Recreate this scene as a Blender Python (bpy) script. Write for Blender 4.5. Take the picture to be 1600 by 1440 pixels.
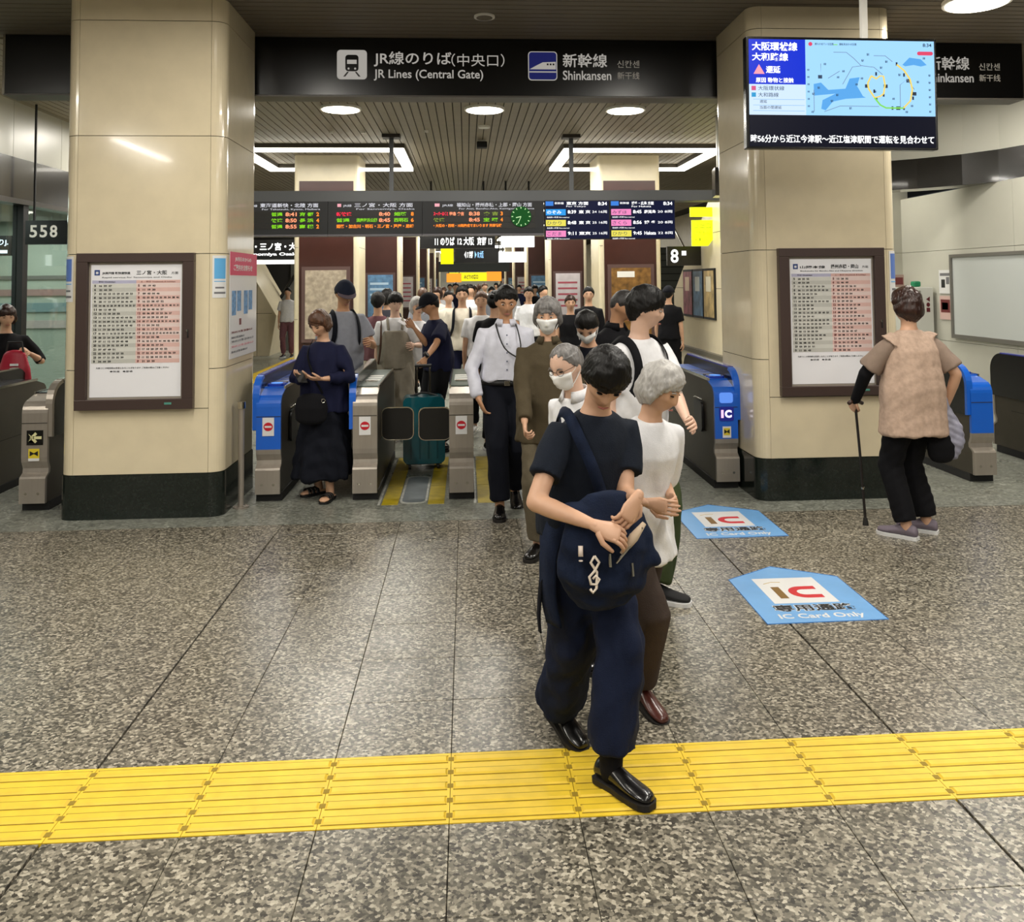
import bpy, bmesh, math, random
import numpy as np
from mathutils import Vector, Matrix, Euler
random.seed(7); np.random.seed(7)
PI = math.pi
for o in list(bpy.data.objects): bpy.data.objects.remove(o)
SC = bpy.context.scene
COL = SC.collection

# ------------------------------------------------------------------ camera
FPX = 1357.0; YAW = math.radians(3.71); PITCH = .05; ROLL = .009
fw = Vector((math.sin(YAW)*math.cos(PITCH), math.cos(YAW)*math.cos(PITCH), math.sin(PITCH)))
r0 = Vector((math.cos(YAW), -math.sin(YAW), 0)); u0 = r0.cross(fw)
c_, s_ = math.cos(ROLL), math.sin(ROLL)
rt = c_*r0 - s_*u0; up = s_*r0 + c_*u0
cd = bpy.data.cameras.new('camera'); cam = bpy.data.objects.new('camera', cd); COL.objects.link(cam)
M3 = Matrix((rt, up, -fw)).transposed()
cam.matrix_world = Matrix.Translation((0, 0, 1.7)) @ M3.to_4x4()
cd.sensor_fit = 'HORIZONTAL'; cd.sensor_width = 36.0; cd.lens = FPX/1600*36.0
cd.shift_x = -16/1600; cd.shift_y = -348/1600
cd.clip_start = .05; cd.clip_end = 200
SC.camera = cam

# ------------------------------------------------------------------ world, exposure
w = bpy.data.worlds.new('world'); SC.world = w; w.use_nodes = True
w.node_tree.nodes['Background'].inputs[0].default_value = (.75, .78, .8, 1)
w.node_tree.nodes['Background'].inputs[1].default_value = .10
vs = SC.view_settings
vs.view_transform = 'Standard'; vs.look = 'None'; vs.gamma = 1; vs.use_curve_mapping = False
vs.exposure = 0.0

# ------------------------------------------------------------------ ceiling lamps: the light each one gives
CZ = 3.86                                  # ceiling height
DOWNLIGHTS = [(-1.53, 10.72), (.24, 10.72), (2.01, 10.72), (3.98, 6.42)]     # fixtures in view
TUBES_FRONT = [(-1.6, 4.3), (1.9, 4.3), (-1.6, .9), (1.9, .9), (-5.0, 3.2), (5.2, 3.2), (-1.6, -2.6), (1.9, -2.6), (-5.0, -.6), (5.2, -.6)]   # long tubes of the hall on this side
DOWN_BACK = [(-3.6, 9.4), (5.2, 8.6), (-4.4, 12.5), (4.6, 11.4)]
def area_lamp(x, y, z, sx, sy, power, col=(1, .95, .86)):
    l = bpy.data.lights.new('lamp_light', 'AREA'); l.shape = 'RECTANGLE'; l.size = sx; l.size_y = sy
    l.energy = power; l.color = col
    o = bpy.data.objects.new('lamp_light', l); o.location = (x, y, z); COL.objects.link(o); return o
for x, y in DOWNLIGHTS: area_lamp(x, y, CZ-.06, .42, .42, 55)
for x, y in TUBES_FRONT: area_lamp(x, y, CZ-.075, .13, 2.3, 74)
for x, y in DOWN_BACK: area_lamp(x, y, CZ-.06, .42, .42, 50)
for k in range(6):                                             # the tube rings around the far pillars
    for x in (-1.05, 1.63): area_lamp(x, 14.68+(0 if k == 0 else 9.25*k), 3.73, .14, 2.3, 95, (1, .97, .9))
    if k < 2:
        for x in (-2.25, 2.82): area_lamp(x, 13.5+9.25*k, 3.73, 2.2, .10, 60, (1, .98, .93))

# ------------------------------------------------------------------ materials
MATS = {}
def lin(h):
    h = h.lstrip('#'); v = [int(h[i:i+2], 16)/255 for i in (0, 2, 4)]
    return tuple(c/12.92 if c <= .04045 else ((c+.055)/1.055)**2.4 for c in v)
def mat(name, col, rough=.5, metal=0, emit=None, es=1.0, noise=0, nscale=12, bump=0, bscale=60, spec=.5, stretch=None, alpha=None, coat=0):
    if name in MATS: return MATS[name]
    m = bpy.data.materials.new(name); m.use_nodes = True; MATS[name] = m
    nt = m.node_tree; b = nt.nodes['Principled BSDF']
    c = lin(col) if isinstance(col, str) else col
    b.inputs['Base Color'].default_value = (*c, 1); b.inputs['Roughness'].default_value = rough
    b.inputs['Metallic'].default_value = metal; b.inputs['Specular IOR Level'].default_value = spec
    if coat: b.inputs['Coat Weight'].default_value = coat; b.inputs['Coat Roughness'].default_value = .05
    if emit is not None:
        e = lin(emit) if isinstance(emit, str) else emit
        b.inputs['Emission Color'].default_value = (*e, 1); b.inputs['Emission Strength'].default_value = es
    if noise or bump:
        tc = nt.nodes.new('ShaderNodeTexCoord'); mp = nt.nodes.new('ShaderNodeMapping')
        if stretch: mp.inputs['Scale'].default_value = stretch
        nt.links.new(tc.outputs['Object'], mp.inputs[0])
    if noise:
        n = nt.nodes.new('ShaderNodeTexNoise'); n.inputs['Scale'].default_value = nscale; n.inputs['Detail'].default_value = 5
        nt.links.new(mp.outputs[0], n.inputs[0])
        r = nt.nodes.new('ShaderNodeValToRGB'); nt.links.new(n.outputs[0], r.inputs[0])
        r.color_ramp.elements[0].position = .3; r.color_ramp.elements[1].position = .7
        r.color_ramp.elements[0].color = tuple(max(0, x*(1-noise)) for x in c)+(1,)
        r.color_ramp.elements[1].color = tuple(min(1, x*(1+noise)) for x in c)+(1,)
        nt.links.new(r.outputs[0], b.inputs['Base Color'])
    if bump:
        n2 = nt.nodes.new('ShaderNodeTexNoise'); n2.inputs['Scale'].default_value = bscale; n2.inputs['Detail'].default_value = 3
        nt.links.new(mp.outputs[0], n2.inputs[0])
        bp = nt.nodes.new('ShaderNodeBump'); bp.inputs['Strength'].default_value = bump; bp.inputs['Distance'].default_value = .01
        nt.links.new(n2.outputs[0], bp.inputs['Height']); nt.links.new(bp.outputs[0], b.inputs['Normal'])
    return m

def granite(name, cols, scale, rough=.3, tint=.06):
    """speckled stone in world coordinates, so that neighbouring tiles do not repeat"""
    m = bpy.data.materials.new(name); m.use_nodes = True; MATS[name] = m
    nt = m.node_tree; b = nt.nodes['Principled BSDF']
    g = nt.nodes.new('ShaderNodeNewGeometry')
    v = nt.nodes.new('ShaderNodeTexVoronoi'); v.inputs['Scale'].default_value = scale
    dn = nt.nodes.new('ShaderNodeTexNoise'); dn.inputs['Scale'].default_value = scale*1.6
    nt.links.new(g.outputs['Position'], dn.inputs[0])
    mx0 = nt.nodes.new('ShaderNodeMixRGB'); mx0.blend_type = 'ADD'; mx0.inputs[0].default_value = .008
    nt.links.new(g.outputs['Position'], mx0.inputs[1]); nt.links.new(dn.outputs['Color'], mx0.inputs[2])
    nt.links.new(mx0.outputs[0], v.inputs['Vector'])
    sp = nt.nodes.new('ShaderNodeSeparateColor'); nt.links.new(v.outputs['Color'], sp.inputs[0])
    r = nt.nodes.new('ShaderNodeValToRGB'); nt.links.new(sp.outputs[0], r.inputs[0])
    r.color_ramp.interpolation = 'LINEAR'
    while len(r.color_ramp.elements) < len(cols): r.color_ramp.elements.new(.5)
    for i, (p, c) in enumerate(cols):
        r.color_ramp.elements[i].position = p; r.color_ramp.elements[i].color = (*lin(c), 1)
    n = nt.nodes.new('ShaderNodeTexNoise'); n.inputs['Scale'].default_value = 1.1; n.inputs['Detail'].default_value = 4
    nt.links.new(g.outputs['Position'], n.inputs[0])
    mp = nt.nodes.new('ShaderNodeMapRange'); nt.links.new(n.outputs[0], mp.inputs[0])
    mp.inputs[1].default_value = .3; mp.inputs[2].default_value = .7; mp.inputs[3].default_value = 1-tint; mp.inputs[4].default_value = 1+tint
    mx = nt.nodes.new('ShaderNodeMixRGB'); mx.blend_type = 'MULTIPLY'; mx.inputs[0].default_value = 1
    nt.links.new(r.outputs[0], mx.inputs[1]); nt.links.new(mp.outputs[0], mx.inputs[2])
    nt.links.new(mx.outputs[0], b.inputs['Base Color'])
    n3 = nt.nodes.new('ShaderNodeTexNoise'); n3.inputs['Scale'].default_value = 3; nt.links.new(g.outputs['Position'], n3.inputs[0])
    m3 = nt.nodes.new('ShaderNodeMapRange'); nt.links.new(n3.outputs[0], m3.inputs[0])
    m3.inputs[3].default_value = rough-.08; m3.inputs[4].default_value = rough+.1
    nt.links.new(m3.outputs[0], b.inputs['Roughness'])
    return m

TILE = granite('speckled_granite', [(0, '#302d27'), (.28, '#514d43'), (.55, '#706b5e'), (.82, '#928b7b'), (1, '#b5ae9d')], 95, .30)
GREYF = granite('grey_granite', [(0, '#62645c'), (.4, '#77796f'), (.75, '#86887e'), (1, '#9c9e94')], 60, .28, .12)
JOINT = mat('dark_joint', '#2a2620', .8)
CREAM = mat('cream_stone', '#d9ccae', .13, noise=.035, nscale=7, coat=.3)
CREAMF = mat('cream_tile', '#d2c6a8', .3, noise=.05, nscale=5)
DGREEN = mat('dark_green_granite', '#1b211d', .12, noise=.3, nscale=60)
BROWN = mat('brown_panel', '#3c1e17', .35, noise=.1, nscale=4)
FRAME = mat('bronze_frame', '#4a3c38', .35, metal=.3)
BLACK = mat('black_gloss', '#060606', .25)
BLACKM = mat('black_matt', '#0b0b0c', .6)
SLAT = mat('ceiling_slat', '#8d8371', .5, noise=.06, nscale=3)
SLATD = mat('ceiling_slat_dark', '#6b6255', .6, noise=.06, nscale=3)
CEILB = mat('ceiling_gap', '#2b2620', .8)
WHITEW = mat('white_wall_panel', '#bdbcb0', .35, noise=.03, nscale=2)
STEEL = mat('brushed_steel', '#a49c92', .38, metal=.6, noise=.06, nscale=30, stretch=(1, 1, .1))
DSTEEL = mat('dark_bronze_steel', '#4b463c', .4, metal=.5, noise=.08, nscale=6)
CHROME = mat('chrome', '#c8c4ba', .18, metal=1)
BLUE = mat('gate_blue', '#0f5ec9', .3, coat=.3)
DBLUE = mat('deep_blue', '#13296e', .35)
YEL = mat('tactile_yellow', '#dfbd34', .45, noise=.08, nscale=14)
YELG = mat('worn_yellow', '#a8930f', .45, noise=.25, nscale=10)
WHITE = mat('white_paint', '#e8e6e0', .5)
PAPER = mat('white_paper', '#dcdcdc', .4, coat=.4)
RED = mat('sign_red', '#c0142a', .4)
GREENL = mat('pale_green', '#cfe04a', .4, emit='#cfe04a', es=.3)
def glow(name, c, s): return mat(name, '#000000', .5, emit=c, es=s, spec=.15)
LAMP = glow('lamp_white', '#fff6e2', 9)
TUBE = glow('tube_white', '#fff9ea', 7)

# ------------------------------------------------------------------ helpers
def obj(name, data, m=None, parent=None, loc=None, rot=None):
    o = bpy.data.objects.new(name, data); COL.objects.link(o)
    if m is not None and data is not None and not data.materials: data.materials.append(m)
    if parent is not None: o.parent = parent
    if loc is not None: o.location = loc
    if rot is not None: o.rotation_euler = rot
    return o
def tag(o, label=None, cat=None, group=None, kind=None):
    if label: o['label'] = label
    if cat: o['category'] = cat
    if group: o['group'] = group
    if kind: o['kind'] = kind
    return o
def thing(name, label, cat, loc=(0, 0, 0), rz=0, group=None, kind=None):
    o = bpy.data.objects.new(name, None); COL.objects.link(o); o.location = loc; o.rotation_euler = (0, 0, rz)
    o.empty_display_size = .1
    return tag(o, label, cat, group, kind)
class MB:
    def __init__(s): s.v = []; s.f = []
    def add(s, v, f):
        n = len(s.v); s.v += [tuple(p) for p in v]; s.f += [tuple(i+n for i in q) for q in f]; return s
    def box(s, x0, x1, y0, y1, z0, z1):
        return s.add([(x0,y0,z0),(x1,y0,z0),(x1,y1,z0),(x0,y1,z0),(x0,y0,z1),(x1,y0,z1),(x1,y1,z1),(x0,y1,z1)],
              [(3,2,1,0),(4,5,6,7),(0,1,5,4),(1,2,6,5),(2,3,7,6),(3,0,4,7)])
    def prism(s, pts, a, b, axis='x'):
        """polygon pts extruded from a to b along the axis (CCW order not required; both sides are closed)"""
        n = len(pts)
        def P(p, t): return (t, p[0], p[1]) if axis == 'x' else ((p[0], t, p[1]) if axis == 'y' else (p[0], p[1], t))
        v = [P(p, a) for p in pts]+[P(p, b) for p in pts]
        f = [tuple(range(n))[::-1], tuple(range(n, 2*n))]+[(i, (i+1) % n, n+(i+1) % n, n+i) for i in range(n)]
        return s.add(v, f)
    def tube(s, pts, r, n=8, cap=True):
        pts = [Vector(p) for p in pts]; k = len(pts); rs = r if isinstance(r, (list, tuple)) else [r]*k
        base = len(s.v); prev = None
        for i, p in enumerate(pts):
            d = (pts[min(i+1, k-1)]-pts[max(i-1, 0)]).normalized()
            a = prev if prev is not None else (Vector((0, 0, 1)) if abs(d.z) < .9 else Vector((1, 0, 0)))
            a = (a-d*a.dot(d)).normalized(); prev = a; b = d.cross(a)
            for j in range(n):
                t = 2*PI*j/n; s.v.append(tuple(p+(a*math.cos(t)+b*math.sin(t))*rs[i]))
        for i in range(k-1):
            for j in range(n):
                s.f.append((base+i*n+j, base+i*n+(j+1) % n, base+(i+1)*n+(j+1) % n, base+(i+1)*n+j))
        if cap:
            s.f.append(tuple(base+j for j in range(n))[::-1]); s.f.append(tuple(base+(k-1)*n+j for j in range(n)))
        return s
    def cyl(s, x, y, z0, z1, r, n=16, r2=None): return s.tube([(x, y, z0), (x, y, z1)], [r, r if r2 is None else r2], n)
    def mesh(s, name='m', smooth=False, fix=True):
        m = bpy.data.meshes.new(name); m.from_pydata(s.v, [], s.f)
        if fix:
            bm = bmesh.new(); bm.from_mesh(m); bmesh.ops.recalc_face_normals(bm, faces=bm.faces); bm.to_mesh(m); bm.free()
        if smooth:
            for p in m.polygons: p.use_smooth = True
        m.update(); return m
    def build(s, name, m, parent=None, smooth=False, loc=None, rot=None):
        return obj(name, s.mesh(name, smooth), m, parent, loc, rot)
def box(name, x0, x1, y0, y1, z0, z1, m, parent=None, bev=0):
    b = MB().box(x0, x1, y0, y1, z0, z1)
    me = b.mesh(name)
    if bev:
        bm = bmesh.new(); bm.from_mesh(me)
        bmesh.ops.bevel(bm, geom=list(bm.edges), offset=bev, segments=2, affect='EDGES', profile=.5); bm.to_mesh(me); bm.free()
    return obj(name, me, m, parent)
def rrect(w, h, r, n=5):
    """rounded rectangle outline centred on 0"""
    out = []
    for cx, cy, a0 in ((w/2-r, h/2-r, 0), (-w/2+r, h/2-r, 90), (-w/2+r, -h/2+r, 180), (w/2-r, -h/2+r, 270)):
        for i in range(n+1):
            a = math.radians(a0+90*i/n); out.append((cx+r*math.cos(a), cy+r*math.sin(a)))
    return out
TEXTS = []
def text(s, x, y, z, w, h, m, parent, rot=(PI/2, 0, 0), name='lettering', bold=.0, ext=.0008, keep=False, align='LEFT', spacing=1.0):
    """lettering on a surface, its lower left corner at x,y,z, fitted to w by h once all text exists"""
    c = bpy.data.curves.new(name, 'FONT'); c.body = s; c.extrude = ext; c.offset = bold; c.resolution_u = 3; c.space_line = spacing
    o = bpy.data.objects.new(name, c); COL.objects.link(o); c.materials.append(m)
    if parent is not None: o.parent = parent
    o.location = (x, y, z); o.rotation_euler = rot
    TEXTS.append((o, w, h, Vector((x, y, z)), rot, keep)); return o

# ================================================================== THE SETTING
# floor: a grey stone slab under everything, granite tiles in front of the gates
fl = obj('floor', MB().box(-12, 12, 6.335, 75, -.1, 0).box(-12, 12, -6, 6.335, -.1, -.012).mesh('floor'), JOINT)
fl.data.materials.clear(); fl.data.materials.append(GREYF); fl.data.materials.append(JOINT)
for i, p in enumerate(fl.data.polygons): p.material_index = 0 if i < 6 else 1
tag(fl, kind='structure')
TW, TD = .4135, .405
X0 = -1.304
def tile_mesh(wd, dp, g=.0012, name='tile'):
    b = MB(); e = .0015
    x0, x1, y0, y1 = g, wd-g, g, dp-g
    v = [(x0, y0, -.012), (x1, y0, -.012), (x1, y1, -.012), (x0, y1, -.012),
         (x0, y0, -e), (x1, y0, -e), (x1, y1, -e), (x0, y1, -e),
         (x0+e, y0+e, 0), (x1-e, y0+e, 0), (x1-e, y1-e, 0), (x0+e, y1-e, 0)]
    f = [(0, 1, 5, 4), (1, 2, 6, 5), (2, 3, 7, 6), (3, 0, 4, 7), (4, 5, 9, 8), (5, 6, 10, 9), (6, 7, 11, 10), (7, 4, 8, 11), (8, 9, 10, 11)]
    b.add(v, f); me = b.mesh(name); me.materials.append(TILE); return me
tm = tile_mesh(TW, TD); tmL = tile_mesh(TW-.007, TD); tmc = tile_mesh(TW, .255)
ys = [2.83-TD*k for k in (1, 2)]+[3.24+TD*k for k in range(7)]
cnt = 0
for i in range(-9, 18):
    x = X0+TW*i
    for y in ys+[6.075]:
        if abs(x+.2-.2) > .75*max(y, 2.4)+.9: continue
        d = tmc if y > 6.0 else (tmL if (i+1) % 7 == 0 else tm)
        o = obj('tile', d, None, fl, (x, y, 0)); cnt += 1
# rest of the hall floor on this side, too near or too far to the side to be seen: one sheet of the same stone
o = obj('tile_field', MB().box(-12, 12, -6, 2.83-2*TD, -.012, -.0005).box(-12, X0-TW*9, 2.02, 6.33, -.012, -.0005).box(X0+TW*18, 12, 2.02, 6.33, -.012, -.0005).mesh('f'), TILE, fl)
tag(o, kind='stuff')
fillers = MB()
for i in range(-9, 18):
    x = X0+TW*i
    for y in ys+[6.075]:
        if abs(x+.2-.2) > .75*max(y, 2.4)+.9: fillers.box(x, x+TW, y, y+(.255 if y > 6 else TD), -.012, -.0006)
tag(obj('tile_margin', fillers.mesh('f'), TILE, fl), kind='stuff')
# yellow tactile path
tp = thing('tactile_path', 'bright yellow tactile guide path running across the speckled floor', 'tactile paving', (0, 2.83, 0))
b = MB().box(.001, TW-.001, .001, .409, -.012, .001)
for k in range(5):
    y = .041+k*.082; b.add([(.012, y-.020, .001), (TW-.012, y-.020, .001), (TW-.012, y+.020, .001), (.012, y+.020, .001),
        (.018, y-.013, .0065), (TW-.018, y-.013, .0065), (TW-.018, y+.013, .0065), (.018, y+.013, .0065)],
        [(4, 5, 6, 7), (0, 1, 5, 4), (1, 2, 6, 5), (2, 3, 7, 6), (3, 0, 4, 7)])
ttm = b.mesh('paving_tile'); ttm.materials.append(YEL)
GROOVE = mat('groove_line', '#8c7414', .7)  # darker yellow-brown strips along the bar edges and at the bar ends
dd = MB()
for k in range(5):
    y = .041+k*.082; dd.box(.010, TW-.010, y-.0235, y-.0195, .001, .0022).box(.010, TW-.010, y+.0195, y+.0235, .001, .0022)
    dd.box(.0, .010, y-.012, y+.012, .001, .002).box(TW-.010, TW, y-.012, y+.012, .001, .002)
dd = dd.mesh('groove_line'); dd.materials.append(GROOVE)
for i in range(-4, 13):
    q = obj('paving_tile', ttm, None, tp, (X0+TW*i, 0, 0)); tag(obj('groove_line', dd, None, q), kind='stuff')
# second, far tactile path going away on the left
tp2 = thing('tactile_path', 'long yellow tactile strip receding beyond the left gates', 'tactile paving', (-4.05, 9.0, 0))
ttm2 = MB().box(0, .4, 0, .4, 0, .004)
for k in range(4): ttm2.box(.05+k*.085, .085+k*.085, .01, .39, .004, .009)
ttm2 = ttm2.mesh('paving_tile'); ttm2.materials.append(YEL)
for i in range(29): obj('paving_tile', ttm2, None, tp2, (0, .41*i, 0))

# ceiling and its slats
ce = obj('ceiling', MB().box(-12, 12, -6, 75, CZ+.02, CZ+.1).mesh('c'), CEILB); tag(ce, kind='structure')
me = MB().box(-.046, .046, 7.78, 30, CZ, CZ+.018).mesh('slat'); me.materials.append(SLAT)
for i in range(-58, 62): obj('slat', me, None, ce, (.21+i*.1045, 0, 0))
me2 = MB().box(-12, 12, -.046, .046, CZ, CZ+.018).mesh('slat'); me2.materials.append(SLATD)
for i in range(30): obj('slat', me2, None, ce, (0, 7.68-i*.105, 0))
o = MB()
for i in range(31, 130): o.box(-12, 12, 7.68-i*.105-.046, 7.68-i*.105+.046, CZ, CZ+.018)
tag(obj('slat_field', o.mesh('s'), SLATD, ce), kind='stuff')
o = MB()
for i in range(-45, 48): o.box(.21+i*.1045*1.0-.046, .21+i*.1045+.046, 30, 70, CZ, CZ+.018)
tag(obj('slat_field', o.mesh('s'), SLAT, ce), kind='stuff')

# enclosing walls, behind the camera and at the end of the concourse
for nm, a in (('wall_back', (-12, 12, -6.1, -6, 0, CZ)), ('wall_far', (-12, 12, 66, 66.2, 0, CZ))):
    tag(box(nm, *a, WHITEW), kind='structure')
# left side wall: white fascia, dark band, glazed office below
wl = thing('wall_left', None, None, (-5.25, 0, 0), kind='structure')
for k in range(12):
    y0 = 2.0+k*1.2; box('fascia_panel', -.12, 0, y0+.004, y0+1.196, 3.2, CZ, WHITEW, wl)
box('dark_band', -.14, .02, 2, 16.4, 2.72, 3.2, mat('dark_band', '#23211e', .2, coat=.4), wl)
box('band_lip', -.14, .05, 2, 16.4, 2.66, 2.72, mat('band_lip', '#46433e', .3, metal=.4), wl)
box('lower_wall', -.1, 0, 2, 16.4, 0, .35, mat('grey_dado', '#77756d', .4), wl)
GLASS = bpy.data.materials.new('clear_glass'); GLASS.use_nodes = True
nt = GLASS.node_tree; nt.nodes.clear()
ot = nt.nodes.new('ShaderNodeOutputMaterial'); ms = nt.nodes.new('ShaderNodeMixShader'); tr = nt.nodes.new('ShaderNodeBsdfTransparent')
gl = nt.nodes.new('ShaderNodeBsdfGlossy'); gl.inputs['Roughness'].default_value = .02; tr.inputs[0].default_value = (.82, .88, .86, 1)
fr = nt.nodes.new('ShaderNodeFresnel'); fr.inputs[0].default_value = 1.6
fr = nt.nodes.new('ShaderNodeLayerWeight'); pw = nt.nodes.new('ShaderNodeMath'); pw.operation = 'POWER'; pw.inputs[1].default_value = 4
md = nt.nodes.new('ShaderNodeMath'); md.operation = 'MULTIPLY_ADD'; md.inputs[1].default_value = .55; md.inputs[2].default_value = .05
nt.links.new(fr.outputs['Facing'], pw.inputs[0]); nt.links.new(pw.outputs[0], md.inputs[0]); nt.links.new(md.outputs[0], ms.inputs[0]); nt.links.new(tr.outputs[0], ms.inputs[1]); nt.links.new(gl.outputs[0], ms.inputs[2]); nt.links.new(ms.outputs[0], ot.inputs[0])
wn = thing('window_1', None, None, (-5.25, 0, 0), kind='structure')
for k, (y0, y1) in enumerate(((6.0, 8.2), (8.25, 10.62), (10.74, 13.2))):
    box('pane', -.06, -.045, y0, y1, .35, 2.66, GLASS, wn)
    box('mullion', -.1, .02, y1, y1+(.12 if k == 1 else .05), .35, 2.66, BLACKM, wn)
# the office behind the glass
of = thing('wall_office', None, None, (0, 0, 0), kind='structure')
box('office_back', -7.6, -7.5, 5, 14, 0, 2.7, mat('office_wall', '#9aa296', .6), of)
box('office_end', -7.5, -5.4, 13.9, 14, 0, 2.7, mat('office_wall', '#9aa296', .6), of)
box('office_ceiling', -7.6, -5.4, 5, 14, 2.7, 2.75, mat('office_ceiling', '#6b6a60', .7), of)
area_lamp(-6.4, 9.5, 2.66, 1.2, 3, 80, (.95, 1, .95)); area_lamp(-6.4, 12.6, 2.66, 1.2, 1.6, 60, (.95, 1, .95))
for k, (z, h, c) in enumerate(((1.55, .10, '#8d6f6c'), (1.30, .14, '#6f8486'), (1.05, .12, '#a89c98'), (1.8, .06, '#61605c'))):
    box('notice_strip', -7.4, -5.5, 13.87, 13.9, z, z+h, mat('notice_%d' % k, c, .6), of)
nb = thing('number_sign', 'black box sign reading 558 at top of dark post beside left pillar', 'sign', (-4.9, 10.55, 2.45))
for x in (-.2, .2): box('hanger', x-.01, x+.01, .05, .07, .02, CZ-2.45, BLACKM, nb)
box('sign_box', -.27, .30, 0, .12, -.26, .02, BLACK, nb)
for k, ch in enumerate('558'): text(ch, -.22+k*.115, -.004, -.18, .085, .145, WHITE, nb, bold=.02)
ls = thing('light_sign', 'small lit white lettering sign hanging inside the left office', 'sign', (-5.9, 11.2, 2.2))
box('sign_box', -.3, .25, 0, .05, -.12, .13, BLACK, ls)
text('新快速のりJ.', -.27, -.004, .0, .48, .09, glow('sign_glow', '#eaf4ff', 2.2), ls, bold=.03)
box('arrow_bar', -.27, .2, -.006, 0, -.09, -.05, glow('sign_glow', '#eaf4ff', 2.2), ls)
# right side wall
wr = thing('wall_right', None, None, (0, 0, 0), kind='structure')
for z0, z1 in ((0, .9), (.905, 2.05), (2.055, CZ)):
    for y0, y1 in ((5.2, 7.6), (7.605, 9.3), (9.305, 11.8)):
        box('wall_panel', 6.1, 6.2, y0, y1, z0, min(z1, 2.8), WHITEW, wr)
for z0, z1 in ((0, 2.05), (2.055, CZ)): box('wall_panel', 4.2, 6.2, 11.8, 11.9, z0, z1, WHITEW, wr)
curve = [(3.3, 11.15), (4.2, 11.0), (4.8, 10.83), (5.27, 10.62), (5.6, 10.36), (5.95, 9.98), (6.16, 9.6), (6.3, 9.1), (6.36, 8.4), (6.38, 7)]
def strip(name, pts, z0, z1, t, m, parent):
    b = MB(); n = len(pts)
    for i, (x, y) in enumerate(pts):
        a = Vector(pts[min(i+1, n-1)])-Vector(pts[max(i-1, 0)]); nn = Vector((-a.y, a.x)).normalized()
        q = (x+nn.x*t, y+nn.y*t)
        b.v += [(x, y, z0), (x, y, z1), (q[0], q[1], z1), (q[0], q[1], z0)]
    for i in range(n-1):
        for j in range(4): b.f.append((4*i+j, 4*i+(j+1) % 4, 4*i+4+(j+1) % 4, 4*i+4+j))
    b.f += [(0, 1, 2, 3), (4*n-4, 4*n-3, 4*n-2, 4*n-1)]
    return b.build(name, m, parent, smooth=False)
def sub(pts, a, b_): return pts[a:b_]
for a, c in ((0, 5), (4, 7), (6, 10)): strip('fascia_panel', curve[a:c], 3.17, CZ, .12, WHITEW, wr)
cb = [(x-.05, y-.05) for x, y in curve]
strip('dark_band', cb, 2.80, 3.17, .35, mat('dark_band', '#23211e', .2, coat=.4), wr)
# whiteboard, notices and the white cabinet on the right wall
wb = thing('whiteboard', 'grey framed whiteboard on the right wall above gates', 'whiteboard', (6.09, 9.9, 1.0))
box('board', -.02, 0, -1.6, .6, 0, .95, mat('whiteboard', '#c3c8c6', .25), wb)
for nm, a in (('frame_top', (-.04, .0, -1.64, .64, .95, .99)), ('frame_bottom', (-.04, .0, -1.64, .64, -.05, 0)), ('frame_side', (-.04, 0, .6, .64, 0, .95)), ('frame_side', (-.04, 0, -1.64, -1.6, 0, .95))):
    box(nm, *a, mat('alu_grey', '#77756f', .4, metal=.4), wb)
kb = thing('notice_cabinet', 'tall white cabinet with red photo notice beside right wall', 'cabinet', (5.91, 10.95, 0))
box('body', -.15, .15, 0, .5, 0, 1.58, mat('cabinet_white', '#c9cbc3', .5), kb, bev=.008)
box('door_gap', -.15, .15, -.003, 0, .93, .94, BLACKM, kb)
box('photo_notice', -.105, -.02, -.006, 0, 1.22, 1.46, mat('notice_dark', '#1c0f12', .4), kb)
box('photo_notice', -.095, -.03, -.009, -.006, 1.24, 1.33, RED, kb)
text('お知', -.11, -.004, 1.49, .09, .05, BLACKM, kb); text('▼●■', .05, -.004, 1.46, .2, .05, mat('maroon', '#5b1b22', .5), kb, rot=(PI/2, PI/2, 0))
g1 = tag(box('green_tub', 5.83, 5.93, 11.0, 11.1, 1.585, 1.66, mat('green_plastic', '#0f7a50', .4), None, bev=.02), 'small green tub standing on top of white cabinet', 'tub')
def notice(name, label, cat, loc, w_, h_, cols, rz=0, base=PAPER):
    """a sheet lying against a wall: cols = [(x, z, w, h, material)] printed blocks"""
    t = thing(name, label, cat, loc, rz)
    box('sheet', 0, w_, -.004, 0, 0, h_, base, t)
    for k, (x, z, ww, hh, mm) in enumerate(cols): box('print', x*w_, (x+ww)*w_, -.0055, -.004, z*h_, (z+hh)*h_, mm, t)
    return t
MR = mat('print_maroon', '#6b2b2c', .5); MG = mat('print_grey', '#6e6e72', .5); MK = mat('print_black', '#202022', .5)
ML = mat('print_lightblue', '#5aa7dc', .5); MP = mat('print_pink', '#d22a5e', .4); MO = mat('print_ochre', '#a9813d', .5)
notice('wall_notice', 'dark poster with pink bands on back wall beside cabinet', 'poster', (5.82, 11.78, 1.2), .28, .55, [(.05, .75, .9, .18, MR), (.05, .45, .9, .2, MK), (.05, .1, .5, .25, MG)], base=mat('notice_pink', '#a78f86', .5))
notice('wall_notice', 'white sheet with black map on right wall beside whiteboard', 'poster', (6.09, 10.85, 1.5), .28, .30, [(.2, .25, .3, .35, MK), (.6, .4, .25, .3, MG), (.1, .75, .8, .12, MG)], rz=-PI/2)
notice('wall_notice', 'pink sheet with maroon photo below the map sheet', 'poster', (6.09, 10.85, 1.17), .28, .3, [(.1, .3, .75, .55, MR), (.2, .42, .5, .3, mat('peach', '#c58f80', .5))], rz=-PI/2, base=mat('notice_rose', '#cfb0a8', .5))

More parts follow.
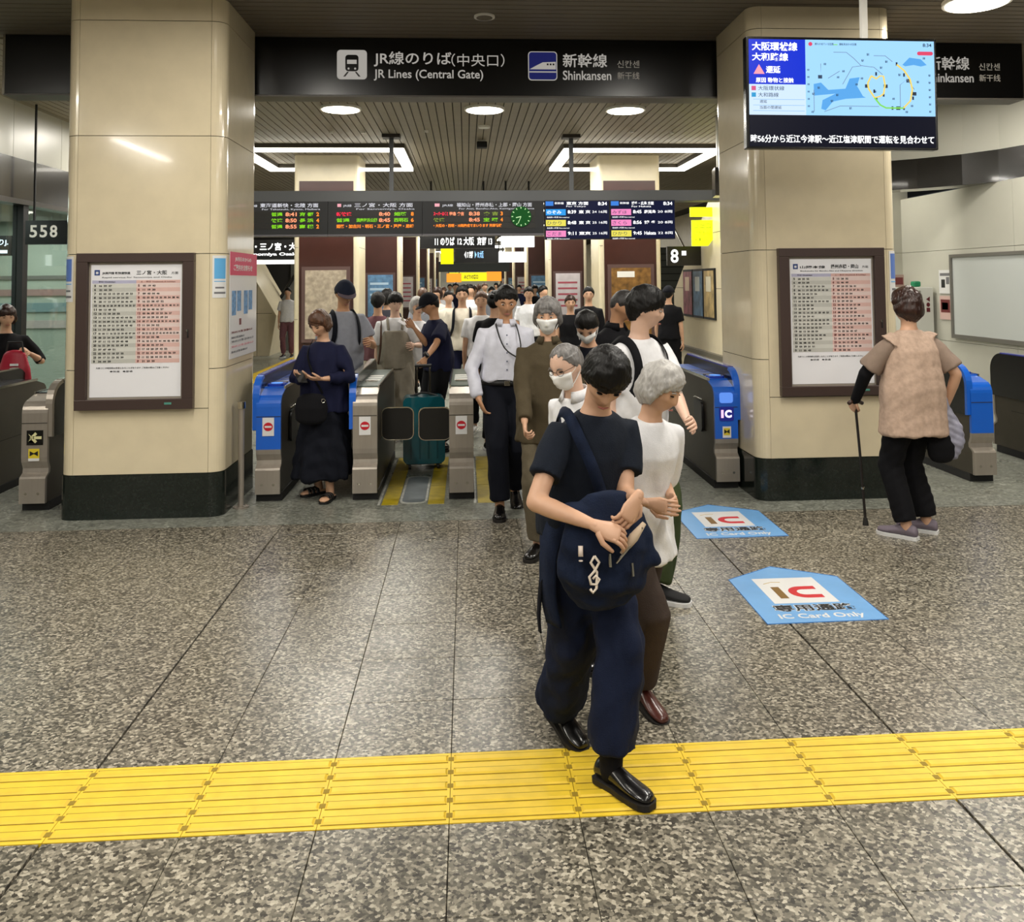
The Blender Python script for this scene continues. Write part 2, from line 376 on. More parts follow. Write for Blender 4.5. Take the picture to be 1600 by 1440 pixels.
# big pillars
def pillar_outline(x0, x1, y0, y1, r, n=6):
    return [((x0+x1)/2+px, (y0+y1)/2+py) for px, py in rrect(x1-x0, y1-y0, r, n)]
def big_pillar(label, x0, x1, y0, y1):
    t = thing('pillar', label, 'pillar', ((x0+x1)/2, (y0+y1)/2, 0))
    W, D, R = x1-x0, y1-y0, .10
    ins = lambda k: pillar_outline(-W/2+k, W/2-k, -D/2+k, D/2-k, max(R-k, .02))
    MB().prism(ins(.012), 0, CZ, 'z').build('core', JOINT, t)
    MB().prism(pillar_outline(-W/2-.006, W/2+.006, -D/2-.006, D/2+.006, R), 0, .318, 'z').build('plinth', DGREEN, t)
    zs = [.32, 1.08, 1.93, 2.81, 3.68, CZ]; zf = [.32, .79, 1.93, 2.81, 3.68, CZ]; g = .0025
    for sx, sy in ((1, 1), (-1, 1), (-1, -1), (1, -1)):
        cx, cy = sx*(W/2-R), sy*(D/2-R); a0 = math.atan2(sy, sx)-PI/4
        arc = [(cx+R*math.cos(a0+PI/2*i/8), cy+R*math.sin(a0+PI/2*i/8)) for i in range(9)]
        inn = [(cx+(R-.012)*math.cos(a0+PI/2*i/8), cy+(R-.012)*math.sin(a0+PI/2*i/8)) for i in range(8, -1, -1)]
        for a, b in zip(zs[:-1], zs[1:]):
            MB().prism(arc+inn, a+g, b-g, 'z').build('corner_panel', CREAM, t)
    for sy in (-1, 1):
        for a, b in zip(zf[:-1], zf[1:]):
            box('panel', -W/2+R+g, W/2-R-g, sy*D/2-(.012 if sy > 0 else 0), sy*D/2+(.012 if sy < 0 else 0), a+g, b-g, CREAM, t)
    for sx in (-1, 1):
        for a, b in zip(zs[:-1], zs[1:]):
            box('panel', sx*W/2-(.012 if sx > 0 else 0), sx*W/2+(.012 if sx < 0 else 0), -D/2+R+g, D/2-R-g, a+g, b-g, CREAM, t)
    return t
pl = big_pillar('massive cream stone pillar left of the open gates', -2.965, -1.80, 6.59, 7.59)
pr = big_pillar('massive cream stone pillar on the right behind hanging screen', 2.235, 3.40, 6.63, 7.60)

# far pillars in two rows, brown panels and lightboxes on their fronts
def far_pillar(x0, y0, poster, label, k):
    t = thing('pillar', label, 'pillar', (x0+.53, y0+.5, 0), group='cream and brown pillars beyond the gates')
    MB().prism(pillar_outline(-.54, .54, -.5, .5, .06, 3), 0, CZ, 'z').build('shaft', CREAMF, t)
    box('brown_panel', -.45, .45, -.512, -.5, .1, 3.42, BROWN, t)
    for z in (1.1, 2.3): box('joint', -.53, -.47, -.502, -.499, z, z+.006, JOINT, t); box('joint', .541, .5415, -.44, .44, z, z+.006, JOINT, t)
    f = box('lightbox_frame', -.40, .40, -.55, -.512, .72, 1.98, mat('lightbox_frame', '#5a4440', .4), t)
    if poster == 'map':
        box('poster', -.34, .34, -.556, -.55, .78, 1.92, mat('old_map', '#a89a86', .5, noise=.3, nscale=14), f)
    elif poster == 'ad':
        box('poster', -.34, .34, -.556, -.55, .78, 1.92, mat('brown_ad', '#7d5a2c', .35, noise=.6, nscale=9), f)
        box('caption', -.24, .06, -.5575, -.556, 1.76, 1.86, WHITE, f)
    elif poster == 'blue':
        box('poster', -.34, .34, -.556, -.55, .78, 1.92, mat('blue_ad', '#5f86a8', .4, noise=.3, nscale=10), f)
        for q in range(4): box('caption', -.28, .1+.04*q, -.5575, -.556, 1.2+q*.15, 1.26+q*.15, mat('pale_ink', '#bcd4e4', .5), f)
    else:
        box('poster', -.34, .34, -.556, -.55, .78, 1.92, mat('white_ad', '#cfc6c6', .4, noise=.1, nscale=6), f)
        for q in range(5): box('caption', -.28, .26, -.5575, -.556, 1.0+q*.16, 1.05+q*.16, mat('rose_ink', '#b0525e', .5), f)
    return t
rowY = [14.75, 24, 33, 42, 51, 60]
sideL = ['map', 'blue', 'white', 'blue', 'white', 'blue']; sideR = ['ad', 'white', 'blue', 'white', 'blue', 'white']
desc = ['first', 'second', 'third', 'fourth', 'fifth', 'last']
pdesc = {'map': 'old map lightbox', 'blue': 'blue poster', 'white': 'white and rose poster', 'ad': 'brown golden poster'}
for k, y in enumerate(rowY):
    far_pillar(-2.87, y, sideL[k], '%s pillar of the left row beyond the gates, with %s' % (desc[k], pdesc[sideL[k]]), k)
    far_pillar(2.28, y, sideR[k], '%s pillar of the right row beyond the gates, with %s' % (desc[k], pdesc[sideR[k]]), k)

# stairs to platforms, left and right
ws = thing('stair_wall', 'cream tiled stair wall with sloping top and posters, right', 'wall', (4.2, 0, 0))
MB().prism([(12.2, 0), (17.4, 0), (17.4, 1.45), (15.1, 2.87), (13.5, CZ), (12.2, CZ)], 0, .18, 'x').build('wall_face', CREAMF, ws)
for z in (1.55, 2.5): box('joint', -.002, .002, 12.2, 16.0 if z > 2 else 17.3, z, z+.008, JOINT, ws)
box('ledge', -.08, .0, 12.2, 17.4, .38, .46, mat('ledge', '#5f5a4c', .5), ws)
for k, (c1, c2) in enumerate((('#8a4f5c', '#d9c3b0'), ('#4e6f8f', '#c9d2d6'), ('#a08a5c', '#cfc8b0'))):
    y = 16.45-.72*k-.6
    f = box('poster_frame', -.03, 0, y, y+.68, 1.02, 1.9, BLACKM, ws)
    box('poster', -.036, -.03, y+.04, y+.64, 1.06, 1.86, mat('stair_poster_%d' % k, c1, .4, noise=.6, nscale=6), f)
    box('poster_figure', -.038, -.036, y+.2, y+.5, 1.5, 1.76, mat('stair_fig_%d' % k, c2, .4), f)
stp = thing('staircase', 'dark staircase climbing behind the right stair wall', 'stairs', (4.4, 18.0, 0))
sm = MB().box(0, 2.2, 0, .30, 0, .17).mesh('step'); sm.materials.append(mat('stair_grey', '#4c4f4a', .6))
nosing = MB().box(0, 2.2, -.012, .02, .150, .172).mesh('n'); nosing.materials.append(mat('nosing', '#1b1c1b', .6))
for k in range(15):
    q = obj('step', sm, None, stp, (0, k*.3, k*.17)); obj('nosing', nosing, None, q)
MB().tube([(0.9, -.2, .85), (.9, 4.4, .85+4.4*.567)], .025).build('handrail', CHROME, stp)
ys_ = thing('platform_sign', 'bright yellow guide sign on stair wall beside right pillar', 'sign', (4.02, 14.55, 2.28))
YG = mat('sign_yellow', '#d8e400', .4, emit='#e6f000', es=.9)
box('upper_panel', -.20, .18, 0, .05, .50, .66, YG, ys_)
MB().prism([(-.18, 0), (.10, 0), (.2, .14), (.2, .44), (-.18, .44)], 0, .04, 'y').build('lower_panel', YG, ys_)
for s_txt, x_, z_, w__, h__ in (('▢ 出口', -.14, .3, .28, .09), ('のりかえ', -.12, .19, .24, .06), ('← 東口 →', -.12, .08, .2, .06)):
    text(s_txt, x_, -.003, z_, w__, h__, mat('olive_ink', '#6d7400', .5), ys_)
e8 = thing('platform_sign', 'black platform sign with white 8 under the yellow sign', 'sign', (3.62, 15.2, 1.98))
box('panel', -.06, .55, 0, .08, -.02, .32, BLACK, e8)
text('8', 0, -.004, .03, .14, .24, glow('sign_white', '#ffffff', 1.4), e8, bold=.02)
box('square', .2, .28, -.005, 0, .16, .24, glow('sign_white', '#ffffff', 1.4), e8)
# left stair block
wsl = thing('stair_wall', 'cream stair side wall with sloping top, left behind pillar', 'wall', (0, 21, 0))
MB().prism([(-8, 0), (-4.66, 0), (-4.5, .95), (-5.05, 1.9), (-6.1, CZ), (-8, CZ)], 0, 2, 'y').build('wall_face', CREAMF, wsl)
box('joint', -5.6, -4.6, -.003, 0, 1.0, 1.008, JOINT, wsl); box('joint', -4.95, -4.942, -.003, 0, 0, 1.7, JOINT, wsl)
box('notice_board', -5.35, -4.98, -.04, 0, .9, 2.1, MG, wsl)
dk = thing('stair_shaft', None, None, (0, 24, 0), kind='structure'); dk.name = 'wall_stair'
box('dark_wall', -8, -2.95, .0, .1, 0, CZ, mat('shaft_dark', '#211f1c', .7), dk)
box('grey_panel', -4.75, -4.35, -.05, 0, 1.6, 2.5, mat('shaft_grey', '#55564f', .6), dk)
box('lamp_strip', -4.5, -4.2, -.06, -.05, 2.35, 2.55, TUBE, dk); box('lamp_strip', -4.9, -4.6, -.06, -.05, 1.28, 1.42, TUBE, dk)
esc = thing('escalator', 'grey escalator balustrade rising in the dark stair opening, left', 'escalator', (-4.4, 22.6, 0))
MB().prism([(-.6, 0), (.5, 0), (.75, 1.9), (.4, 2.5), (-.6, .9)], 0, .1, 'y').build('balustrade', mat('esc_grey', '#6d6f6d', .4, metal=.4), esc)
MB().tube([(-.6, -.03, .92), (.4, -.03, 2.52)], .04).build('handrail', BLACKM, esc)
# far enclosing side walls of the concourse
for s, nm in ((-1, 'wall_west'), (1, 'wall_east')):
    x = -8.1 if s < 0 else 7.2
    tag(box(nm, min(x, x+.1*s), max(x, x+.1*s), 14, 66, 0, CZ, CREAMF), kind='structure')

# ================================================================== SIGNS AND SCREENS
GTX = glow('sign_grey_glow', '#b9b4ac', .75)
def train_icon(t, x, z, s):
    b = MB(); b.prism([(x+s/2+a, z+s/2+c) for a, c in rrect(s, s, s*.12)], -.006, 0, 'y'); b.build('icon_plate', GTX, t)
    q = MB(); q.prism([(x+s/2+a, z+s*.55+c) for a, c in rrect(s*.44, s*.56, s*.1)], -.009, -.006, 'y'); q.build('train_body', BLACK, t)
    q = MB().box(x+s*.34, x+s*.66, -.011, -.009, z+s*.52, z+s*.66); q.build('train_window', GTX, t)
    q = MB()
    for dx in (.39, .61): q.tube([(x+s*dx, -.010, z+s*.36), (x+s*dx, -.0115, z+s*.36)], s*.035, 10)
    q.build('headlamp', GTX, t)
    q = MB()
    for sg in (-1, 1): q.prism([(x+s*(.5+sg*.10), z+s*.25), (x+s*(.5+sg*.16), z+s*.25), (x+s*(.5+sg*.29), z+s*.09), (x+s*(.5+sg*.22), z+s*.09)], -.009, -.006, 'y')
    q.build('track', BLACK, t)
def bullet_icon(t, x, z, s):
    MB().prism([(x+s/2+a, z+s/2+c) for a, c in rrect(s, s, s*.12)], -.006, 0, 'y').build('icon_border', GTX, t)
    MB().prism([(x+s/2+a, z+s/2+c) for a, c in rrect(s*.94, s*.94, s*.1)], -.008, -.006, 'y').build('icon_plate', glow('navy_glow', '#20245e', .8), t)
    MB().prism([(x+s*.05, z+s*.38), (x+s*.3, z+s*.52), (x+s*.5, z+s*.62), (x+s*.95, z+s*.64), (x+s*.95, z+s*.38)], -.010, -.008, 'y').build('train_nose', GTX, t)
    q = MB().box(x+s*.04, x+s*.96, -.010, -.008, z+s*.27, z+s*.31); q.build('stripe', GTX, t)
    q = MB()
    for k in range(3): q.box(x+s*(.64+.1*k), x+s*(.70+.1*k), -.011, -.010, z+s*.52, z+s*.58)
    q.build('windows', BLACK, t)
sg = thing('guide_sign', 'long black overhead sign reading JR Lines Central Gate and Shinkansen', 'sign', (0, 7.62, 0))
box('sign_box', -3.93, 5.14, 0, .22, 3.345, 3.855, BLACK, sg, bev=.004)
box('end_cap', 5.14, 5.16, 0, .22, 3.34, 3.86, CHROME, sg); box('end_cap', -3.95, -3.93, 0, .22, 3.34, 3.86, CHROME, sg)
box('edge_strip', -3.93, 5.14, -.01, .22, 3.33, 3.345, mat('edge_grey', '#56524c', .4), sg)
train_icon(sg, -1.12, 3.485, .26)
text('JR線のりば', -.80, -.004, 3.60, .68, .135, GTX, sg, bold=.012)
text('（中央口）', -.12, -.004, 3.605, .47, .115, GTX, sg)
text('JR Lines (Central Gate)', -.80, -.004, 3.475, .96, .10, GTX, sg, bold=.012)
bullet_icon(sg, .56, 3.485, .26)
for dx in (0, 3.36):
    text('新幹線', .87+dx, -.004, 3.605, .40, .125, GTX, sg, bold=.012)
    text('Shinkansen', .87+dx, -.004, 3.49, .435, .085, GTX, sg, bold=.012)
    text('신칸센', 1.36+dx, -.004, 3.605, .2, .065, mat('dim_print', '#8a857c', .5, emit='#8a857c', es=.5), sg)
    text('新干线', 1.36+dx, -.004, 3.50, .2, .065, mat('dim_print', '#8a857c', .5), sg)

# hanging screen with the line map
tv = thing('information_screen', 'wide hanging screen showing a blue railway line map and ticker', 'screen', (2.57, 5.72, 2.965), rz=math.radians(-1.5))
tv.rotation_euler = (0, math.radians(.6), math.radians(-1.0))
box('casing', -.665, .665, 0, .07, -.385, .385, BLACK, tv, bev=.006)
box('hanging_pole', .155, .195, .02, .06, .385, .90, WHITE, tv)
f = -.004
SB = glow('screen_lightblue', '#9fd4ff', 1.15); SW = glow('screen_pale', '#cfe6ff', 1.1); SN = glow('screen_blue', '#0a2fd0', 1.1)
SWH = glow('screen_white', '#ffffff', 1.5); SWA = glow('screen_water', '#5aa6e8', 1.1); SK = mat('screen_ink', '#1c3350', .5); SBK = glow('screen_navy', '#03061c', 1)
def sp(x0, x1, z0, z1, m, n='screen_area', d=0): return box(n, x0, x1, f-.001-d, f+.004-d, z0, z1, m, tv)
sp(-.645, .645, -.37, -.155, SBK)
sp(-.645, -.255, .055, .365, SN); sp(-.645, -.255, -.155, .055, SW); sp(-.255, .645, -.155, .365, SB)
def tt(s, x, z, w_, h_, m, bold=0): return text(s, x, f-.004, z, w_, h_, m, tv, bold=bold)
tt('大阪環状線', -.625, .285, .315, .06, SWH, .02); tt('大和路線', -.625, .215, .25, .055, SWH, .02)
MB().prism([(-.615, .125), (-.54, .125), (-.578, .19)], f-.006, f-.002, 'y').build('warning_triangle', glow('screen_pinkish', '#ff9aa8', 1.2), tv)
tt('遅延', -.53, .13, .10, .05, SWH, .02); tt('原因 動物と接触', -.60, .065, .26, .035, SWH, .01)
tt('大阪環状線', -.585, .012, .18, .03, SK); tt('大和路線', -.585, -.033, .14, .03, SK); tt('遅延', -.575, -.075, .05, .022, SK); tt('当面の間遅延', -.575, -.115, .15, .022, SK)
sp(-.63, -.60, .012, .042, glow('screen_rose', '#e05a8a', 1), d=.001); sp(-.63, -.60, -.033, -.003, glow('screen_cyan', '#2fa0d8', 1), d=.001)
for z in (-.05, -.09, -.128): sp(-.62, -.265, z, z+.002, SWA, 'rule', .001)
SKE = SK
def water(pts): MB().prism(pts, f-.003, f-.001, 'y').build('map_water', SWA, tv)
water([(-.20, .06), (-.15, .07), (-.10, .02), (.02, .03), (.05, .10), (.12, .11), (.10, .05), (.14, -.02), (.16, -.03), (.02, -.04), (-.07, -.06), (-.12, -.12), (-.15, -.11), (-.14, -.05), (-.05, -.005), (-.2, -.02)])
water([(.42, .20), (.47, .25), (.55, .24), (.59, .2), (.55, .19), (.50, .2), (.44, .19)])
def line(pts, m, r=.0022, n='map_line'): MB().tube([(x, f-.004, z) for x, z in pts], r, 5).build(n, m, tv)
GL = glow('screen_greyline', '#7d93ad', 1); OR_ = glow('screen_yellow', '#e8cf6a', 1.2); GRN = glow('screen_green', '#7fd05a', 1.2)
line([(-.06, .28), (.03, .28), (.08, .24), (.13, .19), (.22, .18), (.28, .13)], GL); line([(-.15, .2), (-.15, .13), (-.06, .2)], GL); line([(-.1, .10), (-.02, .15)], GL)
line([(0, .06), (.07, .18), (.14, .19)], GL); line([(.22, .26), (.3, .26), (.35, .22)], GL); line([(-.02, -.09), (.25, -.09)], GL); line([(-.13, -.13), (-.02, -.09)], GL)
line([(-.2, -.13), (-.2, .02)], GL); line([(.4, -.1), (.4, .06), (.45, .1), (.5, .03)], GL)
line([(.20, .12), (.235, .10), (.26, .12), (.285, .12), (.295, .06), (.285, 0), (.26, -.02), (.22, -.03), (.18, .03), (.175, .07), (.20, .12)], OR_, .006)
line([(.22, -.03), (.26, -.08), (.3, -.1), (.42, -.1)], GRN, .006); line([(.42, -.1), (.47, -.05), (.485, .03), (.47, .1), (.43, .16), (.38, .2)], OR_, .006)
for k, (x, z) in enumerate(((-.155, .11), (.235, .135), (.38, .205), (.17, .05), (.22, .015), (.235, -.035), (.30, .05), (.285, -.01), (.345, -.1), (.385, -.1), (.425, -.1), (.49, -.03), (.50, 0), (.485, .01), (.43, .13), (.46, .09))):
    sp(x-.006-.008*(k % 3 == 0), x+.006+.008*(k % 3 == 0), z-.012, z+.012, SK, 'station_mark', .002)
for k in range(22):
    x = -.22+(k*.173) % .82; z = -.14+(k*.117) % .42
    tt('駅' if k % 2 else '線', x, z, .018, .016, SK)
MB().tube([(-.22, f-.003, .335), (-.22, f-.005, .335)], .014, 12).build('legend_mark', glow('screen_red', '#e0486a', 1.1), tv); tt('遅れの出ている区間', -.19, .328, .13, .016, SK); tt('運転見合わせ区間', -.02, .328, .12, .016, SK)
sp(-.06, -.03, .33, .336, GRN, 'legend_mark', .001)
tt('8:34', .565, .325, .06, .024, SK, .01); MB().prism([(.58+a, .28+c) for a, c in rrect(.11, .026, .012)], f-.004, f-.002, 'y').build('legend_mark', glow('screen_red', '#e0486a', 1.1), tv)
for k in range(6): tt('駅', .60, -.13+.05*k, .016, .014, SK); tt('線', -.245, -.1+.05*k, .016, .014, SK)
tt('時56分から近江今津駅～近江塩津駅間で運転を見合わせて', -.64, -.345, 1.27, .055, SWH, .015)

# timetables on the two pillars
def timetable(label, loc, head1, head2, sub_, mirror):
    t = thing('timetable_board', label, 'timetable', loc)
    W, H = .84, 1.14; z0 = -H/2; T = .055
    box('frame_top', -W/2, W/2, -T, 0, H/2-.065, H/2, FRAME, t, bev=.003); box('frame_bottom', -W/2, W/2, -T, 0, -H/2, -H/2+.075, FRAME, t, bev=.003)
    for sx in (-1, 1): box('frame_side', min(sx*W/2, sx*(W/2-.08)), max(sx*W/2, sx*(W/2-.08)), -T, 0, -H/2+.075, H/2-.065, FRAME, t, bev=.003)
    box('backing', -W/2+.06, W/2-.06, -.02, 0, -H/2+.05, H/2-.05, mat('board_edge', '#9c9488', .4), t)
    lit = mat('timetable_paper', '#dcdbdd', .35, emit='#dcdbdd', es=.12, coat=.6)
    p = box('paper', -.325, .325, -.024, -.02, -H/2+.09, H/2-.085, lit, t)
    TG = mat('band_grey', '#bdbdb6', .4, coat=.6); TP = mat('band_pink', '#d9b3ab', .4, coat=.6); TP2 = mat('band_palepink', '#e0cbc6', .4, coat=.6); TL = mat('band_lilac', '#b4b3cc', .4, coat=.6); TG2 = mat('band_pale', '#cfcfc8', .4, coat=.6)
    zt = H/2-.20; rows = 20; rh = .0290
    box('band', -.315, 0, -.0252, -.024, zt-.022, zt+.002, TL, p); box('band', 0, .315, -.0252, -.024, zt-.022, zt+.002, TP, p)
    for k in range(rows):
        z1 = zt-.024-k*rh
        box('band', -.315, 0, -.0252, -.024, z1-rh, z1, TG if k % 2 else TG2, p); box('band', .0, .315, -.0252, -.024, z1-rh, z1, TP if k % 2 else TP2, p)
    box('logo', -.30, -.262, -.0255, -.024, H/2-.162, H/2-.122, mat('print_blue', '#24407e', .4), p)
    box('logo_mark', -.29, -.272, -.0262, -.0255, H/2-.152, H/2-.135, PAPER, p)
    text(head1, -.245, -.0252, H/2-.158, .2, .022, MK, p, bold=.02); text(head2, .0, -.0252, H/2-.160, .22, .033, MK, p, bold=.02)
    text(sub_, -.245, -.0252, H/2-.185, .5, .013, MK, p); text('方面', .25, -.0252, H/2-.157, .05, .02, MK, p)
    text('平日 Weekdays', -.27, -.0262, zt-.017, .12, .013, MK, p); text('土・休日 Weekends & holidays', .03, -.0262, zt-.017, .25, .013, MR, p)
    rr = random.Random(11 if mirror else 5)
    for side in (0, 1):
        for k in range(rows):
            hour = (5+k) % 24
            n = rr.choice((4, 5, 6, 7, 8)) if 1 < k < rows-1 else 3
            if k in (3, 5, 9, 12, 14) and not mirror: n += 3
            mins = sorted(rr.sample(range(60), n)); s_ = '  '.join('%02d' % q for q in mins)
            x = -.30 if side == 0 else .012; z = zt-.024-k*rh-rh*.78
            text('%d' % hour, x, -.0262, z, .012 if hour < 10 else .02, .017, MR if side else MK, p, bold=.03)
            text(s_, x+.035, -.0262, z, min(.26, .03*n), .014, MK, p, bold=.03)
    text('凡例 ○この時刻表は変更となることがあります ご利用の際はご注意ください', -.28, -.0252, zt-.645, .52, .013, MK, p)
    text('●快速   ●普通', -.18, -.0252, zt-.67, .16, .013, MK, p)
    box('status_sticker', .22, .27, -.058, -.055, -H/2+.035, -H/2+.05, mat('green_sticker', '#4f8f80', .4), t)
    MB().tube([(W/2-.04, -.055, 0), (W/2-.04, -.064, 0)], .009, 12).build('lock', CHROME, t)
    MB().tube([(W/2-.036, -.056, -.05), (W/2-.036, -.062, -.045), (W/2-.036, -.062, .01)], .004, 6).build('handle', BLACKM, t)
    return t
timetable('brown framed timetable with printed rows mounted on left pillar', (-2.42, 6.588, 1.365), 'JR神戸線 新快速快速', '三ノ宮・大阪', 'Rapid service for Sannomiya and Osaka', False)
timetable('brown framed timetable on right pillar beside woman with cane', (2.835, 6.628, 1.37), '山陽本線', '播州赤穂・岡山', 'Shinkaisoku for Banshu-Ako and Okayama direction', True)

# notices wrapped on pillar corners
def corner_notice(label, px0, px1, py0, R, sx, z0, z1, c1):
    """curved sheet on the front corner of a pillar"""
    t = thing('corner_notice', label, 'notice', (0, 0, 0))
    cx = (px1-.10) if sx > 0 else (px0+.10); cy = py0+.10
    def arc(za, zb, rr, m, nm, a=.12, b_=.86):
        pts = []; 
        for i in range(7):
            q = (a+(b_-a)*i/6)*PI/2; pts.append((cx+sx*rr*math.sin(q), cy-rr*math.cos(q)))
        inner = [(cx+(x-cx)*(R+.0005)/rr, cy+(y-cy)*(R+.0005)/rr) for x, y in pts[::-1]]
        MB().prism(pts+inner, za, zb, 'z').build(nm, m, t)
    arc(z0, z1, R+.0025, PAPER, 'sheet')
    arc(z0+(z1-z0)*.45, z1-.02, R+.0035, c1, 'print', .2, .78); arc(z0+(z1-z0)*.38, z0+(z1-z0)*.40, R+.0035, ML, 'print', .2, .78)
    arc(z0+(z1-z0)*.22, z0+(z1-z0)*.26, R+.0035, MG, 'print', .25, .7); arc(z0+.03, z0+.045, R+.0035, MG, 'print', .2, .78)
    return t
corner_notice('blue and white notice curved around right corner of left pillar', -2.965, -1.80, 6.59, .10, 1, 1.60, 1.915, ML)
corner_notice('blue and white notice on left corner of left pillar', -2.965, -1.80, 6.59, .10, -1, 1.58, 1.915, mat('print_midblue', '#5a7ac2', .5))
corner_notice('blue and white notice on right corner of right pillar', 2.235, 3.40, 6.63, .10, 1, 1.52, 1.915, mat('print_midblue', '#5a7ac2', .5))
# pink headed poster on the inner side of the left pillar
t = thing('wall_poster', 'white poster with crimson header on inner side of left pillar', 'poster', (-1.797, 6.78, 1.13))
box('sheet', -.0, .004, -.04, .80, 0, .82, PAPER, t); box('header', .004, .006, -.04, .80, .64, .82, MP, t)
RZ = (PI/2, 0, PI/2)
text('JR西日本からの', .0065, .1, .745, .5, .04, PAPER, t, rot=RZ, bold=.01); text('ご案内をお知らせ', .0065, .06, .675, .58, .05, PAPER, t, rot=RZ, bold=.02)
for y0 in (.0, .36):
    for k, (dy, w_) in enumerate(((.02, .12), (.17, .12))):
        box('figure', .004, .0055, y0+dy, y0+dy+w_, .33 if k == 0 else .36, .52, mat('print_blue2', '#5d8bb8', .5, noise=.4, nscale=30), t)
box('figure', .004, .0055, .24, .30, .25, .30, MR, t)
for k, (z, w_, c) in enumerate(((.19, .66, MR), (.15, .4, MG), (.12, .7, MG), (.08, .7, mat('print_rose', '#c58d96', .5)), (.04, .5, MG))):
    text('ご不便をおかけしますがご理解とご協力をお願いいたします', .0045, .0, z, w_, .018, c, t, rot=RZ)

# grey beam with departure boards
bm_ = thing('sign_beam', 'long grey beam hanging on two poles above departure boards', 'beam', (0, 12.6, 0))
box('beam', -3.35, 4.05, 0, .30, 2.875, 3.03, mat('beam_grey', '#4f5154', .5), bm_)
for x in (-1.08, 1.56):
    p = box('hanging_pole', x-.03, x+.03, .08, .14, 3.03, CZ, mat('beam_grey', '#4f5154', .5), bm_); box('pole_flange', x-.13, x+.13, .0, .22, CZ-.05, CZ, mat('flange', '#332d2a', .5), p)
G_ = glow('led_green', '#7ac61e', 1.3); O_ = glow('led_orange', '#ff8a2a', 1.4); R_ = glow('led_red', '#ff2a4a', 1.4); W_ = glow('led_white', '#e8e8f0', 1.0); LO = glow('led_salmon', '#ff9a70', 1.3)
def led_board(x0, x1, label, head, eng, rows):
    t = thing('departure_board', label, 'departure board', (x0, 12.58, 0))
    w_ = x1-x0
    box('casing', 0, w_, 0, .22, 2.40, 2.875, mat('board_black', '#0e1014', .45), t); box('bottom_rail', 0, w_, -.01, .22, 2.375, 2.40, mat('rail_grey', '#565459', .4), t)
    text(head, w_*.28, -.003, 2.79, w_*.62, .06, W_, t, bold=.01); text(eng, w_*.30, -.003, 2.745, w_*.62, .03, W_, t)
    box('line_mark', w_*.10, w_*.14, -.004, 0, 2.795, 2.84, mat('line_mark', '#c98a9a', .5, emit='#c98a9a', es=.6), t); text('JR線', w_*.16, -.003, 2.79, w_*.09, .04, W_, t)
    for k, row in enumerate(rows):
        z = 2.665-.088*k
        box('led_strip', w_*.09, w_*.93, -.0035, 0, z-.012, z+.068, mat('led_back', '#15130f', .6), t)
        for (s_, fx, fw_, m) in row: text(s_, w_*fx, -.005, z-.002, w_*fw_, .056, m, t, bold=.03)
    return t
led_board(-3.3, -1.98, 'departure board nearest left pillar with three green and orange rows', '東海道新快・北陸 方面', 'For Takatsuki, Kyoto, Maibara',
          [[('普通', .40, .12, G_), ('8:41', .55, .12, LO), ('京 都', .70, .15, G_), ('2', .88, .03, O_)], [('快速', .40, .12, G_), ('8:50', .55, .12, LO), ('長 浜', .70, .15, G_), ('4', .88, .03, O_)], [('普通', .40, .12, G_), ('8:55', .55, .12, LO), ('高 槻', .70, .15, G_), ('2', .88, .03, O_)]])
led_board(-1.975, -.63, 'departure board second from the left, red and green top rows', '三ノ宮・大阪 方面', 'For Sannomiya, Osaka',
          [[('新快速', .09, .16, R_), ('8:40', .54, .12, LO), ('姫路', .70, .14, G_), ('8', .88, .03, O_)], [('普通', .09, .14, G_), ('須磨海浜公園', .30, .22, G_), ('8:45', .54, .12, LO), ('西明石', .70, .15, G_), ('6', .88, .03, O_)], [('姫路・加古川・明石・三ノ宮・芦屋・尼崎', .09, .82, O_)]])
led_board(-.625, 1.135, 'departure board with round green clock at its right end', '福知山・播州赤穂・上郡・岡山 方面', 'For Aioi, Banshu-Ako, Kamigori, Okayama',
          [[('スーパーはくと', .09, .12, R_), ('特急 倉吉', .22, .12, LO), ('8:38', .38, .09, LO), ('倉 吉', .50, .12, mat('led_dimgreen', '#5c6b20', .5, emit='#6f8a20', es=.7)), ('3', .64, .02, O_)], [('快速', .09, .09, mat('led_dimgreen', '#5c6b20', .5, emit='#6f8a20', es=.7)), ('8:45', .38, .09, LO), ('宝 塚', .50, .12, G_), ('4', .64, .02, O_)], [('・大阪の・西明・10両編成でまいります 列車情報', .09, .56, O_)]])
ck = thing('clock', 'round green lit clock face set into the departure board', 'clock', (.80, 12.575, 2.645))
GC = glow('clock_green', '#0d5a1e', .8); GH = glow('clock_pale', '#c8f0b0', 1.2)
MB().tube([(0, 0, 0), (0, -.012, 0)], .15, 28).build('dial', GC, ck)
for k in range(12):
    a = k*PI/6; r1, r2 = .115, .138
    MB().tube([(r1*math.sin(a), -.014, r1*math.cos(a)), (r2*math.sin(a), -.014, r2*math.cos(a))], .006, 6).build('hour_mark', GH, ck)
a = (8+34/60)/12*2*PI; MB().tube([(0, -.016, 0), (.075*math.sin(a), -.016, .075*math.cos(a))], .006, 6).build('hour_hand', GH, ck)
a = 34/60*2*PI; MB().tube([(0, -.018, 0), (.11*math.sin(a), -.018, .11*math.cos(a))], .004, 6).build('minute_hand', GH, ck)
